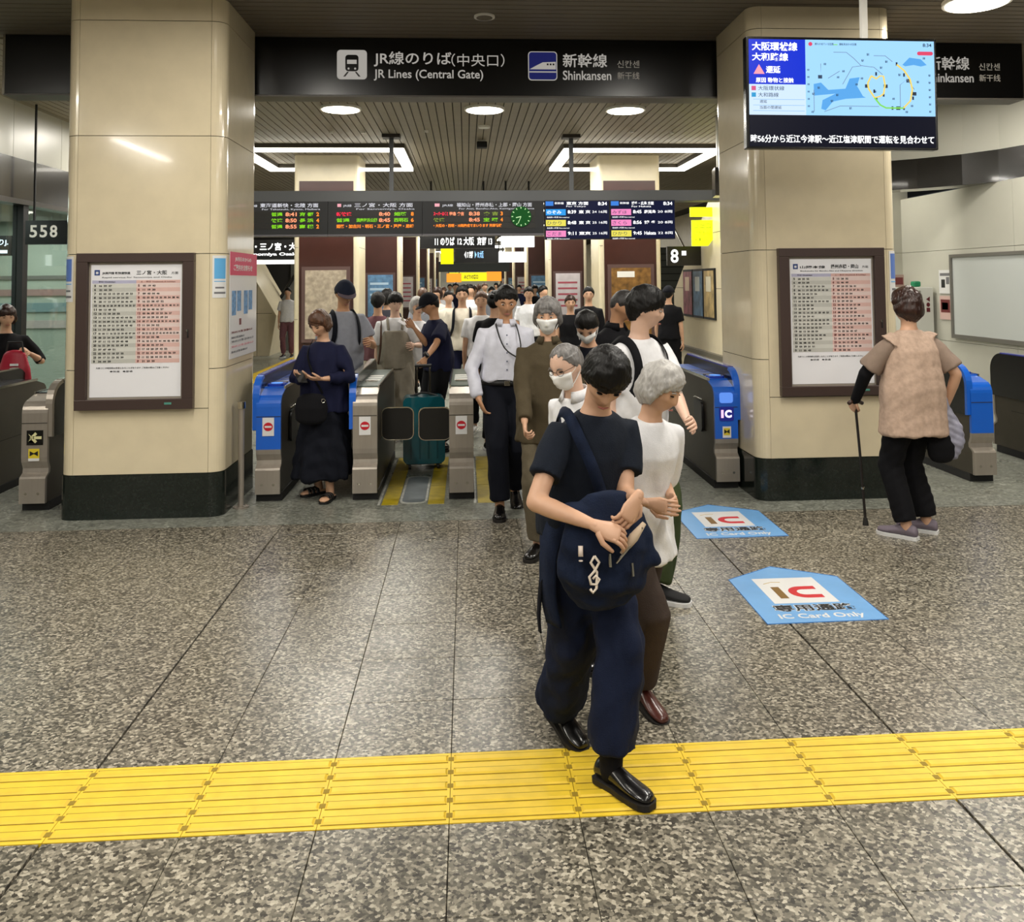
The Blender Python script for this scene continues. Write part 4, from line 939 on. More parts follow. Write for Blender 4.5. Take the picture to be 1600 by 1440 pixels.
def rotm(ax, a):
    return np.array(Matrix.Rotation(a, 3, ax))
def unit(v): v = np.array(v, float); return v/(np.linalg.norm(v)+1e-9)
def head_radius(D):
    """surface of the head in direction D (n,3), x right, -y front, z up; origin in the skull's middle, height .23"""
    x, y, z = D[:, 0], D[:, 1], D[:, 2]
    rx = .076-.018*smooth01((-z-.15)/.75); ry = np.where(y < 0, .094, .098); rz = np.where(z > 0, .112, .118)
    r = 1/np.sqrt((x/rx)**2+(y/ry)**2+(z/rz)**2)
    P = D*r[:, None]
    front = smooth01((-y-.25)/.4)
    px, pz = P[:, 0], P[:, 2]
    dr = .021*np.exp(-(px/.012)**2)*np.exp(-((pz+.028)/.020)**2)+.010*np.exp(-(px/.009)**2)*np.exp(-((pz-.0)/.02)**2)
    dr += .004*np.exp(-((pz-.026)/.010)**2)*np.exp(-(px/.045)**2)
    dr -= .009*(np.exp(-((px-.031)/.016)**2)+np.exp(-((px+.031)/.016)**2))*np.exp(-((pz-.008)/.012)**2)
    dr += .006*np.exp(-(px/.022)**2)*(np.exp(-((pz+.062)/.007)**2)+np.exp(-((pz+.074)/.007)**2))
    dr += .012*np.exp(-(px/.022)**2)*np.exp(-((pz+.105)/.016)**2)
    dr -= .003*np.exp(-((np.abs(px)-.05)/.014)**2)*np.exp(-((pz+.05)/.02)**2)
    dr += .003*np.exp(-((np.abs(px)-.045)/.015)**2)*np.exp(-((pz+.02)/.015)**2)
    return r+dr*front
def sphere_dirs(nu, nv):
    D = []
    for j in range(nv+1):
        ph = PI*j/nv
        for i in range(nu):
            t = 2*PI*i/nu; D.append((math.sin(ph)*math.sin(t), -math.sin(ph)*math.cos(t), math.cos(ph)))
    F = []
    for j in range(nv):
        for i in range(nu):
            F.append((j*nu+i, (j+1)*nu+i, (j+1)*nu+(i+1) % nu, j*nu+(i+1) % nu))
    return np.array(D), F
SPH = {4: sphere_dirs(96, 72), 1: sphere_dirs(56, 44), 2: sphere_dirs(32, 24), 3: sphere_dirs(20, 14)}
def fbm(P, seed, f=30):
    rs = np.random.RandomState(seed); h = np.zeros(len(P))
    for k in range(6):
        d = rs.normal(size=3); d /= np.linalg.norm(d); h += np.sin(P@d*f*(1+.4*k)+rs.uniform(0, 6))/(1+.5*k)
    return h/2
def hair_shape(D, kind, seed):
    r = head_radius(D); x, y, z = D[:, 0], D[:, 1], D[:, 2]
    az = np.arctan2(np.abs(x), -y)                # 0 front, pi back
    off = {'short': .015, 'crop': .009, 'bob': .020, 'fringe': .018, 'bun': .012, 'long': .020, 'receding': .011}.get(kind, .016)
    front_z = {'short': .50, 'crop': .58, 'bob': .34, 'fringe': .26, 'bun': .52, 'long': .45, 'receding': .80}.get(kind, .5)
    low = {'short': -.72, 'crop': -.62, 'bob': -.90, 'fringe': -.82, 'bun': -.66, 'long': -.95, 'receding': -.70}.get(kind, -.4)
    side = {'short': .02, 'crop': .1, 'bob': -.78, 'fringe': -.12, 'bun': .0, 'long': -.8, 'receding': .12}.get(kind, 0)
    thr = np.interp(az, [0, .55, .95, 1.35, 1.75, 2.3, PI], [front_z, front_z*.95, (front_z+side)/2+.05 if kind not in ('bob', 'long') else .1, side, side-.05 if kind in ('bob', 'long') else (side+low)/2, low, low])
    thr = thr+.07*fbm(D, seed+9, 22)*(az < 1.2)+.03*fbm(D, seed+5, 40)
    m = smooth01((z-thr)/.07+.5)
    wv = 1+.18*fbm(D, seed, 9)+.12*np.sin(np.arctan2(x, -y)*34+3*fbm(D, seed+3, 6))*(1-z*z)
    o = off*wv*(1+.35*smooth01(z))*(.35+.65*smooth01((z-thr)/.45))
    if kind in ('bob', 'long'): o = o+.018*smooth01(-z+.2)*smooth01((az-.9)/.5)
    if kind in ('short', 'fringe', 'crop', 'receding'): o = o*(1-.45*smooth01((-z+.05)/.4))
    if kind == 'receding': o = o*np.where(z > .7, .55, 1)
    return r+o*m-.010*(1-m)
def mask_shape(D):
    r = head_radius(D); x, y, z = D[:, 0], D[:, 1], D[:, 2]; az = np.arctan2(np.abs(x), -y)
    m = smooth01((.95-az)/.18+.5)*smooth01((-.10-z)/.08+.5)*smooth01((z+.97)/.06+.5)
    P = D*r[:, None]
    bulge = .013+.010*np.exp(-(P[:, 0]/.03)**2)*np.exp(-((P[:, 2]+.055)/.03)**2)-.008*np.exp(-(P[:, 0]/.012)**2)*np.exp(-((P[:, 2]+.03)/.02)**2)
    return r+bulge*m-.008*(1-m)
def hand(W, d, n, curl=.35, s=1.0, side=1, seg=7, spread=.05, pose=None):
    """wrist W, direction d, back-of-hand normal n; side=+1 thumb on cross(d,n)"""
    L = Loft(); d = unit(d); n = unit(np.array(n)-d*np.dot(n, d)); t = np.cross(d, n)*side
    W = np.array(W, float)
    L.loft([W-d*.012, W+d*.02*s, W+d*.055*s, W+d*.088*s], [.022*s, .030*s, .040*s, .038*s], [.017*s, .016*s, .014*s, .011*s], side=t, n=10)
    fr = [(.028, .070, 0), (.0095, .080, .0), (-.0095, .075, .1), (-.028, .060, .2)]
    for k, (ox, ln, ec) in enumerate(fr):
        c = curl if pose is None else pose[k]
        p = W+d*.083*s+t*ox*s; a = 0; pts = [p-d*.03*s]; dirn = unit(d+t*ox*spread*20)
        for q, fl in enumerate((.42, .33, .25)):
            pts.append(p); a += c*(.9 if q == 0 else 1.25)+ec*.3
            dd = dirn*math.cos(a)-n*math.sin(a); p = p+dd*ln*fl*s
        pts.append(p)
        L.loft(pts, [.0085*s, .0088*s, .0082*s, .0076*s, .0062*s], [.0085*s, .0088*s, .0082*s, .0076*s, .0062*s], side=t, n=seg)
    c = curl if pose is None else pose[4]
    b = W+d*.022*s+t*.026*s
    t1 = unit(t*.75+d*.75-n*.25); t2 = unit(t*(.35-c*.8)+d*.9-n*(.35+c*.5))
    L.loft([b-t*.015*s, b, b+t1*.036*s, b+t1*.036*s+t2*.030*s, b+t1*.036*s+t2*.05*s], [.012*s, .012*s, .0102*s, .0092*s, .007*s], [.012*s, .012*s, .0102*s, .0092*s, .007*s], side=n, n=seg)
    return L.arrays()
def ik(S, T, l1, l2, pole):
    S = np.array(S, float); T = np.array(T, float); v = T-S; dist = np.linalg.norm(v)
    mx = (l1+l2)*.995
    if dist > mx: T = S+v/dist*mx; v = T-S; dist = mx
    d = v/dist; a = (l1*l1-l2*l2+dist*dist)/(2*dist); h = math.sqrt(max(l1*l1-a*a, 0))
    p = np.array(pole, float); p = p-d*p.dot(d); p = unit(p)
    return S+d*a+p*h, T
def shoe(t, A, yaw, pitch, kind, m, m2, s, bare=None):
    """shoe around ankle A, toes towards yaw (0 = forward, -y); built level then tipped about the ball"""
    L = {'sneaker': .285, 'leather': .28, 'sandal': .26, 'flat': .26}[kind]*s; W_ = .048*s
    f = np.array([math.sin(yaw), -math.cos(yaw), 0]); sd = np.array([math.cos(yaw), math.sin(yaw), 0])
    base = np.array([A[0], A[1], A[2]-.085*s])
    def tip(P):
        P = np.array(P, float)
        if pitch:
            piv = base+f*.12*s; Q = P-piv; R = np.array(Matrix.Rotation(pitch, 3, Vector(sd))); P = piv+Q@R.T
        return P
    xs = [-.25, -.20, -.05, .12, .28, .48, .60, .68, .72]; wd = [.60, .78, .80, .78, .90, 1.0, .92, .68, .40]
    hh = [.055, .078, .085, .080, .060, .045, .040, .034, .026] if kind != 'sandal' else [.02, .025, .028, .03, .03, .035, .03, .025, .02]
    V = []; n = 12; z0 = .018*s
    for x, w_, h in zip(xs, wd, hh):
        c = base+f*x*L*.98
        for j in range(n):
            a = 2*PI*j/n; px = math.cos(a); pz = math.sin(a)
            V.append(c+sd*px*W_*w_*(1-.35*max(0, pz)*(1 if kind != 'sandal' else 0))+np.array([0, 0, z0+(h*s*.5)*(1+pz)]))
    F = [(i*n+j, (i+1)*n+j, (i+1)*n+(j+1) % n, i*n+(j+1) % n) for i in range(len(xs)-1) for j in range(n)]
    F += [tuple(range(n)), tuple((len(xs)-1)*n+j for j in range(n))[::-1]]
    so_v = []
    for zz, ex in ((0, 1.0), (.022*s, 1.06)):
        for sg in (1, -1):
            seq = list(zip(xs, wd)) if sg > 0 else list(zip(xs, wd))[::-1]
            for x, w_ in seq: so_v.append(base+f*x*L+sd*sg*W_*w_*ex+np.array([0, 0, zz]))
    k = len(so_v)//2; so_f = [tuple(range(k)), tuple(range(k, 2*k))[::-1]]+[(i, i+k, (i+1) % k+k, (i+1) % k) for i in range(k)]
    if kind == 'sandal':
        b = obj('sandal', to_mesh([tip(p) for p in so_v], so_f, 'sandal', False), m2, t)
        for x in (.15, .32, .47):
            c = base+f*x*L; a = [c+sd*W_*1.0*math.cos(q)+np.array([0, 0, .02+.05*s*math.sin(q)]) for q in np.linspace(0, PI, 9)]
            bb = MB(); w2 = f*.014
            for p in a:
                q1, q2 = tip(p-w2), tip(p+w2); bb.v += [tuple(q1), tuple(q2), tuple(tip(p+w2+np.array([0, 0, .004]))), tuple(tip(p-w2+np.array([0, 0, .004])))]
            for i in range(8):
                for j in range(4): bb.f.append((4*i+j, 4*i+(j+1) % 4, 4*i+4+(j+1) % 4, 4*i+4+j))
            bb.build('strap', m, b, smooth=True)
        return [tip(p) for p in V], F
    b = obj('shoe', to_mesh([tip(p) for p in V], F, 'shoe'), m, t)
    sm_ = b.modifiers.new('s', 'SUBSURF'); sm_.levels = 1; sm_.render_levels = 1
    so = obj('sole', to_mesh([tip(p) for p in so_v], so_f, 'sole', False), m2, b)
    if kind == 'sneaker':
        for x in (.16, .22, .28):
            c = base+f*x*L; obj('lace', to_mesh(*[[tip(c+sd*W_*.45*q+np.array([0, 0, (.095-.09*x)*s*(1-.15*abs(q))+g_])+f*e) for g_ in (0, .006) for e in (-.005, .005) for q in (-1, 0, 1)], [(0, 1, 4, 3), (1, 2, 5, 4), (6, 9, 10, 7), (7, 10, 11, 8), (0, 3, 9, 6), (2, 8, 11, 5)]], 'lace', False), m2, b)
    return None

def person(label, x, y, rz, h, **k):
    """one standing or walking figure; rz = 0 faces the camera side (-y)"""
    s = h/1.70; lod = k.get('lod', 1); t = thing('person', label, 'person', (x, y, 0), rz, k.get('group'))
    skin = k.get('skin', SKIN); wm = k.get('wide', 1.0); g = k.get
    vox = {1: .0085, 2: .012, 3: .018}[lod]; cvx = {1: .010, 2: .014, 3: .02}[lod]
    tw = g('twist', 0); lean = g('lean', 0); tilt = g('tilt', 0)
    # ---- skeleton
    feet = g('feet', {}); FR = feet.get(-1, (-.095, 0, 0, -.15)); FL = feet.get(1, (.095, 0, 0, .15))   # (x, y, pitch, yaw)
    hipz = .885; drop = g('drop', 0)
    An = {}
    for sd, f_ in ((-1, FR), (1, FL)):
        a = np.array([f_[0], f_[1], .085]); yaw, pit = f_[3], f_[2]
        if pit:
            fv = np.array([math.sin(yaw), -math.cos(yaw), 0]); piv = np.array([f_[0], f_[1], 0])+fv*.12
            Rm = np.array(Matrix.Rotation(pit, 3, Vector((math.cos(yaw), math.sin(yaw), 0)))); a = piv+Rm@(a-piv)
        An[sd] = a
    px, py = g('hip', ((FR[0]+FL[0])/2, (FR[1]+FL[1])/2))
    hipz -= drop
    for _ in range(30):
        if max(np.linalg.norm(An[q]-np.array([px+q*.085, py, hipz])) for q in (-1, 1)) > .815: hipz -= .006
    C0 = np.array([px, py, hipz+.05])
    Rl = rotm('Z', tw)@rotm('Y', tilt)@rotm('X', lean)       # lean>0 bows forward (towards -y)
    R2 = rotm('Z', tw*.5)@rotm('Y', tilt*.5)@rotm('X', lean*.5)
    def tor(p):                                              # p = (x,y,z) relative to the pelvis centre, upright
        p = np.array(p, float); q = smooth01(np.array((p[2])/.3)); R_ = np.eye(3)*(1-q)+Rl*q
        R_ = rotm('Z', tw*q)@rotm('Y', tilt*q)@rotm('X', lean*(.25+.75*q)) if p[2] > 0 else np.eye(3)
        return C0+R_@p
    N0 = tor((0, -.0, .50)); NB = tor((0, .005, .44))
    hy, hp, ht = g('head', (0, 0, 0))
    Rh = Rl@rotm('Z', hy)@rotm('X', hp)@rotm('Y', ht)
    HC = N0+rotm('Z', tw+hy*.5)@(rotm('X', lean+hp*.6)@np.array([0, -.010, .138]))
    sw = .172*wm
    SH = {q: tor((q*sw*.96, .005, .394)) for q in (-1, 1)}
    HP = {q: np.array([px+q*.088, py, hipz]) for q in (-1, 1)}
    KN = {}
    for q in (-1, 1):
        yw = (FR if q < 0 else FL)[3]; KN[q], _a = ik(HP[q], An[q], .425, .405, (math.sin(yw)*.6+g('kneeout', 0)*q, -1, .1)); An[q] = _a
    EL, WR = {}, {}; hands = g('hands', {})
    for q in (-1, 1):
        T = hands.get(q, None)
        if T is None: T = SH[q]+np.array([q*.045, -.04, -.53])
        else: T = np.array(T[:3], float)/1.0
        EL[q], WR[q] = ik(SH[q], T, .285, .245, g('poles', {}).get(q, (q*.5, .9, -.3)))
    # ---- body
    L = Loft(); sx = Rl@np.array([1, 0, 0])
    ring = [(-.07, .13, .09), (0, .165, .115), (.06, .158, .11), (.14, .135, .098), (.22, .145, .105), (.32, .160*wm, .112), (.385, .152*wm, .095), (.425, .125*wm, .078), (.455, .085, .062), (.475, .062, .056)]
    kt = .88 if g('top') else 1.0; kb = .80 if (g('bottom') or {}).get('kind', 'trousers') == 'trousers' and g('bottom') else .95
    L.loft([tor((0, .0, z)) for z, a, b in ring], [a*(kt if z < .46 else 1) for z, a, b in ring], [b*(kt if z < .46 else 1) for z, a, b in ring], n=18)
    L.loft([tor((0, .01, .38)), NB, N0, HC+Rh@np.array([0, .012, -.055])], [.07, .056, .052, .052], [.06, .055, .054, .056], side=sx, n=12)
    for q in (-1, 1):
        L.loft([tor((q*.09, .0, .402)), SH[q], SH[q]+(EL[q]-SH[q])*.35, EL[q]], [.040*kt, .045*kt, .042*(.5+.5*kt), .037], [.040*kt, .044*kt, .042*(.5+.5*kt), .036], n=12)
        L.loft([EL[q], EL[q]+(WR[q]-EL[q])*.3, EL[q]+(WR[q]-EL[q])*.75, WR[q]], [.036, .038, .029, .023], [.036, .036, .026, .019], n=10)
        L.loft([HP[q]+np.array([0, 0, .02]), HP[q]+(KN[q]-HP[q])*.4, KN[q]], [.088*kb, .078*kb, .054*kb], [.092*kb, .082*kb, .056*kb], n=14)
        L.loft([KN[q], KN[q]+(An[q]-KN[q])*.35, An[q]+(KN[q]-An[q])*.1, An[q]-np.array([0, 0, .03])], [.052*kb, .053*kb, .036, .036], [.054*kb, .057*kb, .040, .040], n=12)
    D, F = SPH[lod]; HV = (D*head_radius(D)[:, None])@Rh.T+HC; L.add(HV, F)
    for q in (-1, 1):                                                   # ears, joined into the same surface
        e = HC+Rh@np.array([q*.074, .008, -.008]); L.loft([e+Rh@np.array([0, .004, -.022]), e, e+Rh@np.array([q*.006, .008, .026])], [.008, .012, .009], [.012, .016, .013], side=Rh@np.array([1, 0, 0]), n=8)
    extra = []
    hs = g('handpose', {})
    for q in (-1, 1):
        hp_ = hs.get(q, {}); d = hp_.get('d', WR[q]-EL[q]); d = unit(unit(d)+np.array([0, -.05, 0])) if 'd' not in hp_ else unit(d)
        nrm = hp_.get('n', (q*1.0, .1, .15)); cr = hp_.get('curl', .32)
        if not hp_.get('hide'):
            V, F2 = hand(WR[q], d, nrm, cr, .96, side=(hp_.get('side', -q)), seg=7 if lod == 1 else 5, pose=hp_.get('pose'))
            extra.append((V*s, F2))
    feetskin = []
    shk = g('shoes', ('leather', BLACKM, BLACKM))
    for q, f_ in ((-1, FR), (1, FL)):
        r_ = shoe(t, np.array([f_[0], f_[1], .085])*s, f_[3], f_[2], shk[0], shk[1], shk[2], s)
        if r_: extra.append((np.array(r_[0]), r_[1]))
    L.v = [v*s for v in L.v]
    queue(L, 'body', skin, t, vox, 2 if lod == 1 else 3, extra, dec=(.6 if lod == 1 else .7))
    # ---- clothes
    def S_(Lf): Lf.v = [v*s for v in Lf.v]; return Lf
    top = g('top')
    if top:
        m, kind, hem, sl, loose = top['m'], top.get('kind', 'tee'), top.get('hem', -.02), top.get('sleeve', .6), top.get('loose', .014)
        Lc = Loft()
        zs_ = [z for z in (hem, hem*.5+.0) if z < -.05]+[-.05, .0, .06, .14, .22, .32, .38, .42, .45, .468+top.get('neckz', 0)]
        zs_ = sorted(set([hem]+[z for z in zs_ if z > hem+.02]))
        def prof_(z):
            base = np.interp(z, [-.8, -.07, 0, .06, .14, .22, .32, .38, .42, .45, .47], [.20, .17, .168, .160, .142, .150, .163*wm, .160*wm, .142*wm, .100, .070])
            d_ = np.interp(z, [-.8, -.07, 0, .06, .14, .22, .32, .38, .42, .45, .47], [.15, .12, .118, .112, .102, .108, .114, .098, .082, .068, .060])
            fl_ = top.get('flare', 0)*max(0, (.25-z))
            st = top.get('straight', 0)*np.exp(-((z-.12)/.12)**2)*.03
            lz = loose*float(np.interp(z, [.30, .47], [1, .25])); return base+lz+fl_+st, d_+lz+fl_*.8+st
        PP = [tor((0, 0, z)) if z >= 0 else C0+np.array([0, 0, z]) for z in zs_]
        AB = [prof_(z) for z in zs_]
        Lc.loft(PP, [a for a, b in AB], [b for a, b in AB], n=22, round0=False, round1=False)
        if top.get('neck', .0): Lc.loft([NB-(N0-NB)*.3, NB+(N0-NB)*top['neck']], [.075, .066], [.072, .064], side=sx, n=14, round0=False, round1=False)
        for q in (-1, 1):
            s_q = sl[q] if isinstance(sl, dict) else sl
            a = SH[q]; pts = [tor((q*.085, 0, .398)), a]; rr = [.050+loose*.1, .053+loose*.25]
            sf = top.get('sfl', 1.0)
            if s_q <= 1: pts += [a+(EL[q]-a)*s_q*.5, a+(EL[q]-a)*s_q]; rr += [.053+loose*sf*.6, .050+loose*.9*sf]
            else: pts += [a+(EL[q]-a)*.5, EL[q], EL[q]+(WR[q]-EL[q])*(s_q-1)]; rr += [.046+loose*sf*.55, .042+loose*sf*.55, .029+loose*.55*sf]
            if s_q > 0: Lc.loft(pts, rr, rr, n=14, round1=False)
        queue(S_(Lc), top.get('name', 'shirt'), m, t, cvx, 2, fold=top.get('fold', .0035), seed=int(x*100) % 97, dec=.8)
        if top.get('collar'):
            b = MB(); n_ = 17; c0 = tor((0, .008, .462)); c1 = tor((0, .010, .50))
            for i_ in range(n_):
                q = -2.75+5.5*i_/(n_-1); fr_ = abs(q)/2.75
                for cc_, r_, dz in ((c0, .074, 0), (c1, .062, 0), (c1, .066, .002), (c0, .086+.012*fr_, -.012*fr_)):
                    b.v.append(tuple((cc_+Rl@np.array([r_*math.sin(q), r_*math.cos(q), dz]))*s))
            for i_ in range(n_-1):
                for j_ in range(4): b.f.append((4*i_+j_, 4*i_+(j_+1) % 4, 4*i_+4+(j_+1) % 4, 4*i_+4+j_))
            b.f += [(0, 1, 2, 3), (4*n_-4, 4*n_-3, 4*n_-2, 4*n_-1)]
            b.build('collar', m, t, smooth=True)
    bot = g('bottom')
    if bot:
        m = bot['m']; kind = bot.get('kind', 'trousers'); Lc = Loft(); z1 = bot.get('waist', .09)
        if kind == 'trousers':
            Lc.loft([C0+np.array([0, 0, -.10]), C0+np.array([0, 0, -.02]), C0+np.array([0, 0, .05]), tor((0, 0, z1))], [.165, .178, .172, .155], [.115, .128, .122, .112], n=18, round1=False)
            r0_, r1_, r2_ = bot.get('r', (.098, .070, .060)); hemf = bot.get('hem', .93)
            for q in (-1, 1):
                k2 = KN[q]+(An[q]-KN[q])*(hemf[q] if isinstance(hemf, dict) else hemf)
                kk = bot.get('flat', 1.0)
                Lc.loft([HP[q]+np.array([0, 0, .03]), HP[q]+(KN[q]-HP[q])*.45, KN[q], KN[q]+(k2-KN[q])*.55, k2], [r0_, (r0_+r1_)/2+.004, r1_, (r1_+r2_)/2, r2_], [r0_*kk, ((r0_+r1_)/2+.004)*kk, r1_*kk, (r1_+r2_)/2*kk, r2_*kk], n=16, round1=False)
        else:
            zb = bot.get('to', .30); fl_ = bot.get('flare', .05); top_z = C0[2]+z1
            mid = (An[-1]+An[1])/2; cx_, cy_ = (mid[0]+px)/2, (mid[1]+py)/2
            sp_ = abs(An[1][1]-An[-1][1])*.35
            Lc.loft([np.array([cx_, cy_, zb]), np.array([(cx_+px)/2, (cy_+py)/2, (zb+hipz)/2]), C0+np.array([0, 0, -.06]), C0, tor((0, 0, z1))],
                    [.17+fl_, .175+fl_*.6, .185, .178, .15], [.18+fl_*.8+sp_, .18+fl_*.5+sp_*.5, .16, .135, .11], n=22, round0=False, round1=False)
        queue(S_(Lc), bot.get('name', 'trousers' if kind == 'trousers' else 'skirt'), m, t, cvx, 2, fold=bot.get('fold', .0035), seed=int(y*100) % 89, dec=.8)
    # ---- hair, mask, face
    def onhead(fn, name, m, lodq=lod, par=t):
        D, F = SPH[4 if lodq == 1 else lodq]; r = fn(D); V = ((D*r[:, None])@Rh.T+HC)*s
        o_ = obj(name, to_mesh(V, F, name), m, par); return o_
    hk = g('hair', ('short', HAIRB)); sd_ = int(abs(x*77+y*31)) % 1000
    if hk: onhead(lambda D: hair_shape(D, hk[0], sd_), 'hair', hk[1])
    if hk and hk[0] == 'bun':
        c = HC+Rh@np.array([0, .10, .06]); Lb = Loft(); Lb.loft([c+Rh@np.array([0, -.01, 0]), c+Rh@np.array([0, .02, 0])], [.03, .028], [.03, .028]); V, F_ = Lb.arrays(); obj('hair_knot', to_mesh(V*s, F_), hk[1], t)
    def hp3(p): return (HC+Rh@np.array(p, float))*s
    if g('mask'):
        mk = onhead(mask_shape, 'face_mask', MASKM)
        if lod < 3:
            for q in (-1, 1):
                MB().tube([hp3((q*.062, -.055, -.022)), hp3((q*.073, -.02, -.004)), hp3((q*.080, .012, .018))], .0022*s, 5).build('ear_loop', MASKM, mk)
                MB().tube([hp3((q*.056, -.055, -.085)), hp3((q*.070, -.02, -.055)), hp3((q*.080, .014, -.022))], .0022*s, 5).build('ear_loop', MASKM, mk)
    if lod < 3 and g('face', True):
        closed = g('eyes') == 'down' or lod == 2
        for q in (-1, 1):
            D2, F2 = SPH[3]; V = (D2*np.array([.0130, .0095, .0030 if closed else .0050]))@Rh.T+HC+Rh@np.array([q*.031, -.0815, .006])
            e = obj('eye', to_mesh(V*s, F2), EYEB if closed else EYEW, t)
            if not closed:
                V = (D2*np.array([.0056, .003, .0050]))@Rh.T+HC+Rh@np.array([q*.031, -.0898, .006]); obj('iris', to_mesh(V*s, F2), EYEB, e)
            MB().tube([hp3((q*.017, -.0935, .022)), hp3((q*.032, -.0915, .0275)), hp3((q*.047, -.081, .023))], [.002*s, .0032*s, .0018*s], 6).build('eyebrow', BROW if hk is None or hk[1] not in (HAIRG, HAIRW) else hk[1], t)
        if not g('mask'):
            MB().tube([hp3((-.021, -.089, -.068)), hp3((0, -.0975, -.0665)), hp3((.021, -.089, -.068))], [.002*s, .0048*s, .002*s], 6).build('lips', LIPS, t)
    if g('glasses'):
        b = MB()
        for q in (-1, 1):
            ring_ = [hp3((q*.032+.021*math.cos(a), -.098+.012*abs(math.cos(a))*(1 if q*math.cos(a) > 0 else .2), .006+.017*math.sin(a))) for a in np.linspace(0, 2*PI, 15)]
            b.tube(ring_, .0014*s, 5, cap=False)
            b.tube([hp3((q*.053, -.088, .010)), hp3((q*.074, -.04, .012)), hp3((q*.080, .01, .008))], .0014*s, 5)
        b.tube([hp3((-.011, -.1, .01)), hp3((.011, -.1, .01))], .0014*s, 5); b.build('glasses', mat('specs', '#4a3a30', .3), t)
    cp = g('cap')
    if cp:
        c_o = onhead(lambda D: head_radius(D)+np.where(D[:, 2] > .22, .024, -.012)*1.0, 'cap', cp)
        b = MB(); n = 11; v = []
        for dz in (0, .006):
            for rr_, ext in ((1, .0), (1, .07)):
                for i in range(n):
                    a = -1.1+2.2*i/(n-1); v.append(hp3(((.095)*math.sin(a)*(1+ext*.4), -(.100*math.cos(a))-ext*math.cos(a)*.95, .035+dz-ext*.25)))
        f_ = [(i, i+1, n+i+1, n+i) for i in range(n-1)]+[(2*n+i, 3*n+i, 3*n+i+1, 2*n+i+1) for i in range(n-1)]+[(n+i, n+i+1, 3*n+i+1, 3*n+i) for i in range(n-1)]+[(i, 2*n+i, 2*n+i+1, i+1) for i in range(n-1)]
        b.add(v, f_); b.build('visor', cp if not g('visor') else g('visor'), c_o)
    J = dict(t=t, s=s, tor=lambda p: tor(p)*s, WR={q: WR[q]*s for q in WR}, EL={q: EL[q]*s for q in EL}, SH={q: SH[q]*s for q in SH}, HC=HC*s, Rh=Rh, Rl=Rl, C0=C0*s, KN=KN, An=An, wm=wm, N0=N0*s)
    # straps over the shoulders and a pack on the back
    bp_ = g('pack')
    if bp_:
        pk = Loft(); pk.loft([tor((0, .17, .04)), tor((0, .20, .12)), tor((0, .19, .30)), tor((0, .15, .38))], [.11, .14, .135, .09], [.05, .075, .07, .04], n=14)
        V, F_ = pk.arrays(); thing_ = obj('backpack_body', to_mesh(V*s, F_), bp_, t)
        for q in (-1, 1): strap(J, [(q*.10, .13, .40), (q*.105, .03, .462), (q*.108, -.07, .435), (q*.112, -.135, .33), (q*.125, -.125, .2), (q*.16, -.02, .1), (q*.12, .13, .08)], .023, bp_, 'pack_strap')
    return J
def strap(J, pts, wd_, m, name='strap', th=.004, raw=False):
    """flat band through torso-local points, lying on the clothes"""
    P = [J['tor'](p) if not raw else np.array(p, float) for p in pts]
    Q = []
    for i in range(len(P)-1):                                            # Catmull-Rom refinement
        p0, p1, p2, p3 = P[max(i-1, 0)], P[i], P[i+1], P[min(i+2, len(P)-1)]
        for u in (0, .25, .5, .75): Q.append(.5*((2*p1)+(-p0+p2)*u+(2*p0-5*p1+4*p2-p3)*u*u+(-p0+3*p1-3*p2+p3)*u**3))
    Q.append(P[-1]); cen = J['tor']((0, 0, .2)) if not raw else np.mean(P, axis=0)
    b = MB(); n = len(Q); s = J['s']
    for i, p in enumerate(Q):
        d = unit(Q[min(i+1, n-1)]-Q[max(i-1, 0)]); ou = p-cen; ou[2] *= .25; ou = unit(ou-d*ou.dot(d)); w_ = np.cross(d, ou)
        for a, c in ((-1, 0), (1, 0), (1, 1), (-1, 1)): b.v.append(tuple(p+w_*a*wd_*s+ou*c*th*s))
    for i in range(n-1):
        for j in range(4): b.f.append((4*i+j, 4*i+(j+1) % 4, 4*i+4+(j+1) % 4, 4*i+4+j))
    b.f += [(0, 1, 2, 3), (4*n-4, 4*n-3, 4*n-2, 4*n-1)]
    return b.build(name, m, J['t'], smooth=True)

def cloth(name, c, **k): return mat(name, c, k.pop('rough', .85), noise=k.pop('noise', .06), nscale=k.pop('nscale', 25), bump=k.pop('bump', .2), bscale=k.pop('bscale', 220), spec=.2, **k)
NAVYT = cloth('navy_tee_cloth', '#151b26'); NAVYP = cloth('navy_twill', '#121a30'); DENIM = cloth('dark_denim', '#111b30', noise=.25, nscale=18)
WHT = cloth('white_cotton', '#dcdcdf'); WHS = cloth('pale_shirt_cloth', '#cfd0dc'); OLIVE = cloth('olive_cloth', '#4a4130'); OLIVET = cloth('olive_green_cloth', '#3a4428')
BLK = cloth('black_cloth', '#0c0c10'); NBK = cloth('blue_black_cloth', '#0b0e18'); BRW = cloth('brown_trouser_cloth', '#3d332e'); BEIGE = cloth('beige_linen', '#b59c8a', noise=.12, nscale=40); TAUPE = cloth('taupe_cloth', '#8a786b')
GREYT = cloth('grey_tee_cloth', '#8f929c'); KHG = cloth('khaki_linen', '#8c8578'); MAUV = cloth('mauve_vest_cloth', '#6d4a50'); CRM = cloth('cream_cloth', '#d8d0c0'); DNVY = cloth('deep_navy_cloth', '#151832'); GRP = cloth('charcoal_cloth', '#33333a')
BRSH = mat('brown_leather', '#4a2018', .3, coat=.3); BKSH = mat('black_leather', '#0c0b0b', .25, coat=.4); RUB = mat('dark_rubber', '#17130f', .7); WSOL = mat('white_sole', '#dedede', .6); GSH = mat('grey_sneaker', '#6f6570', .7)
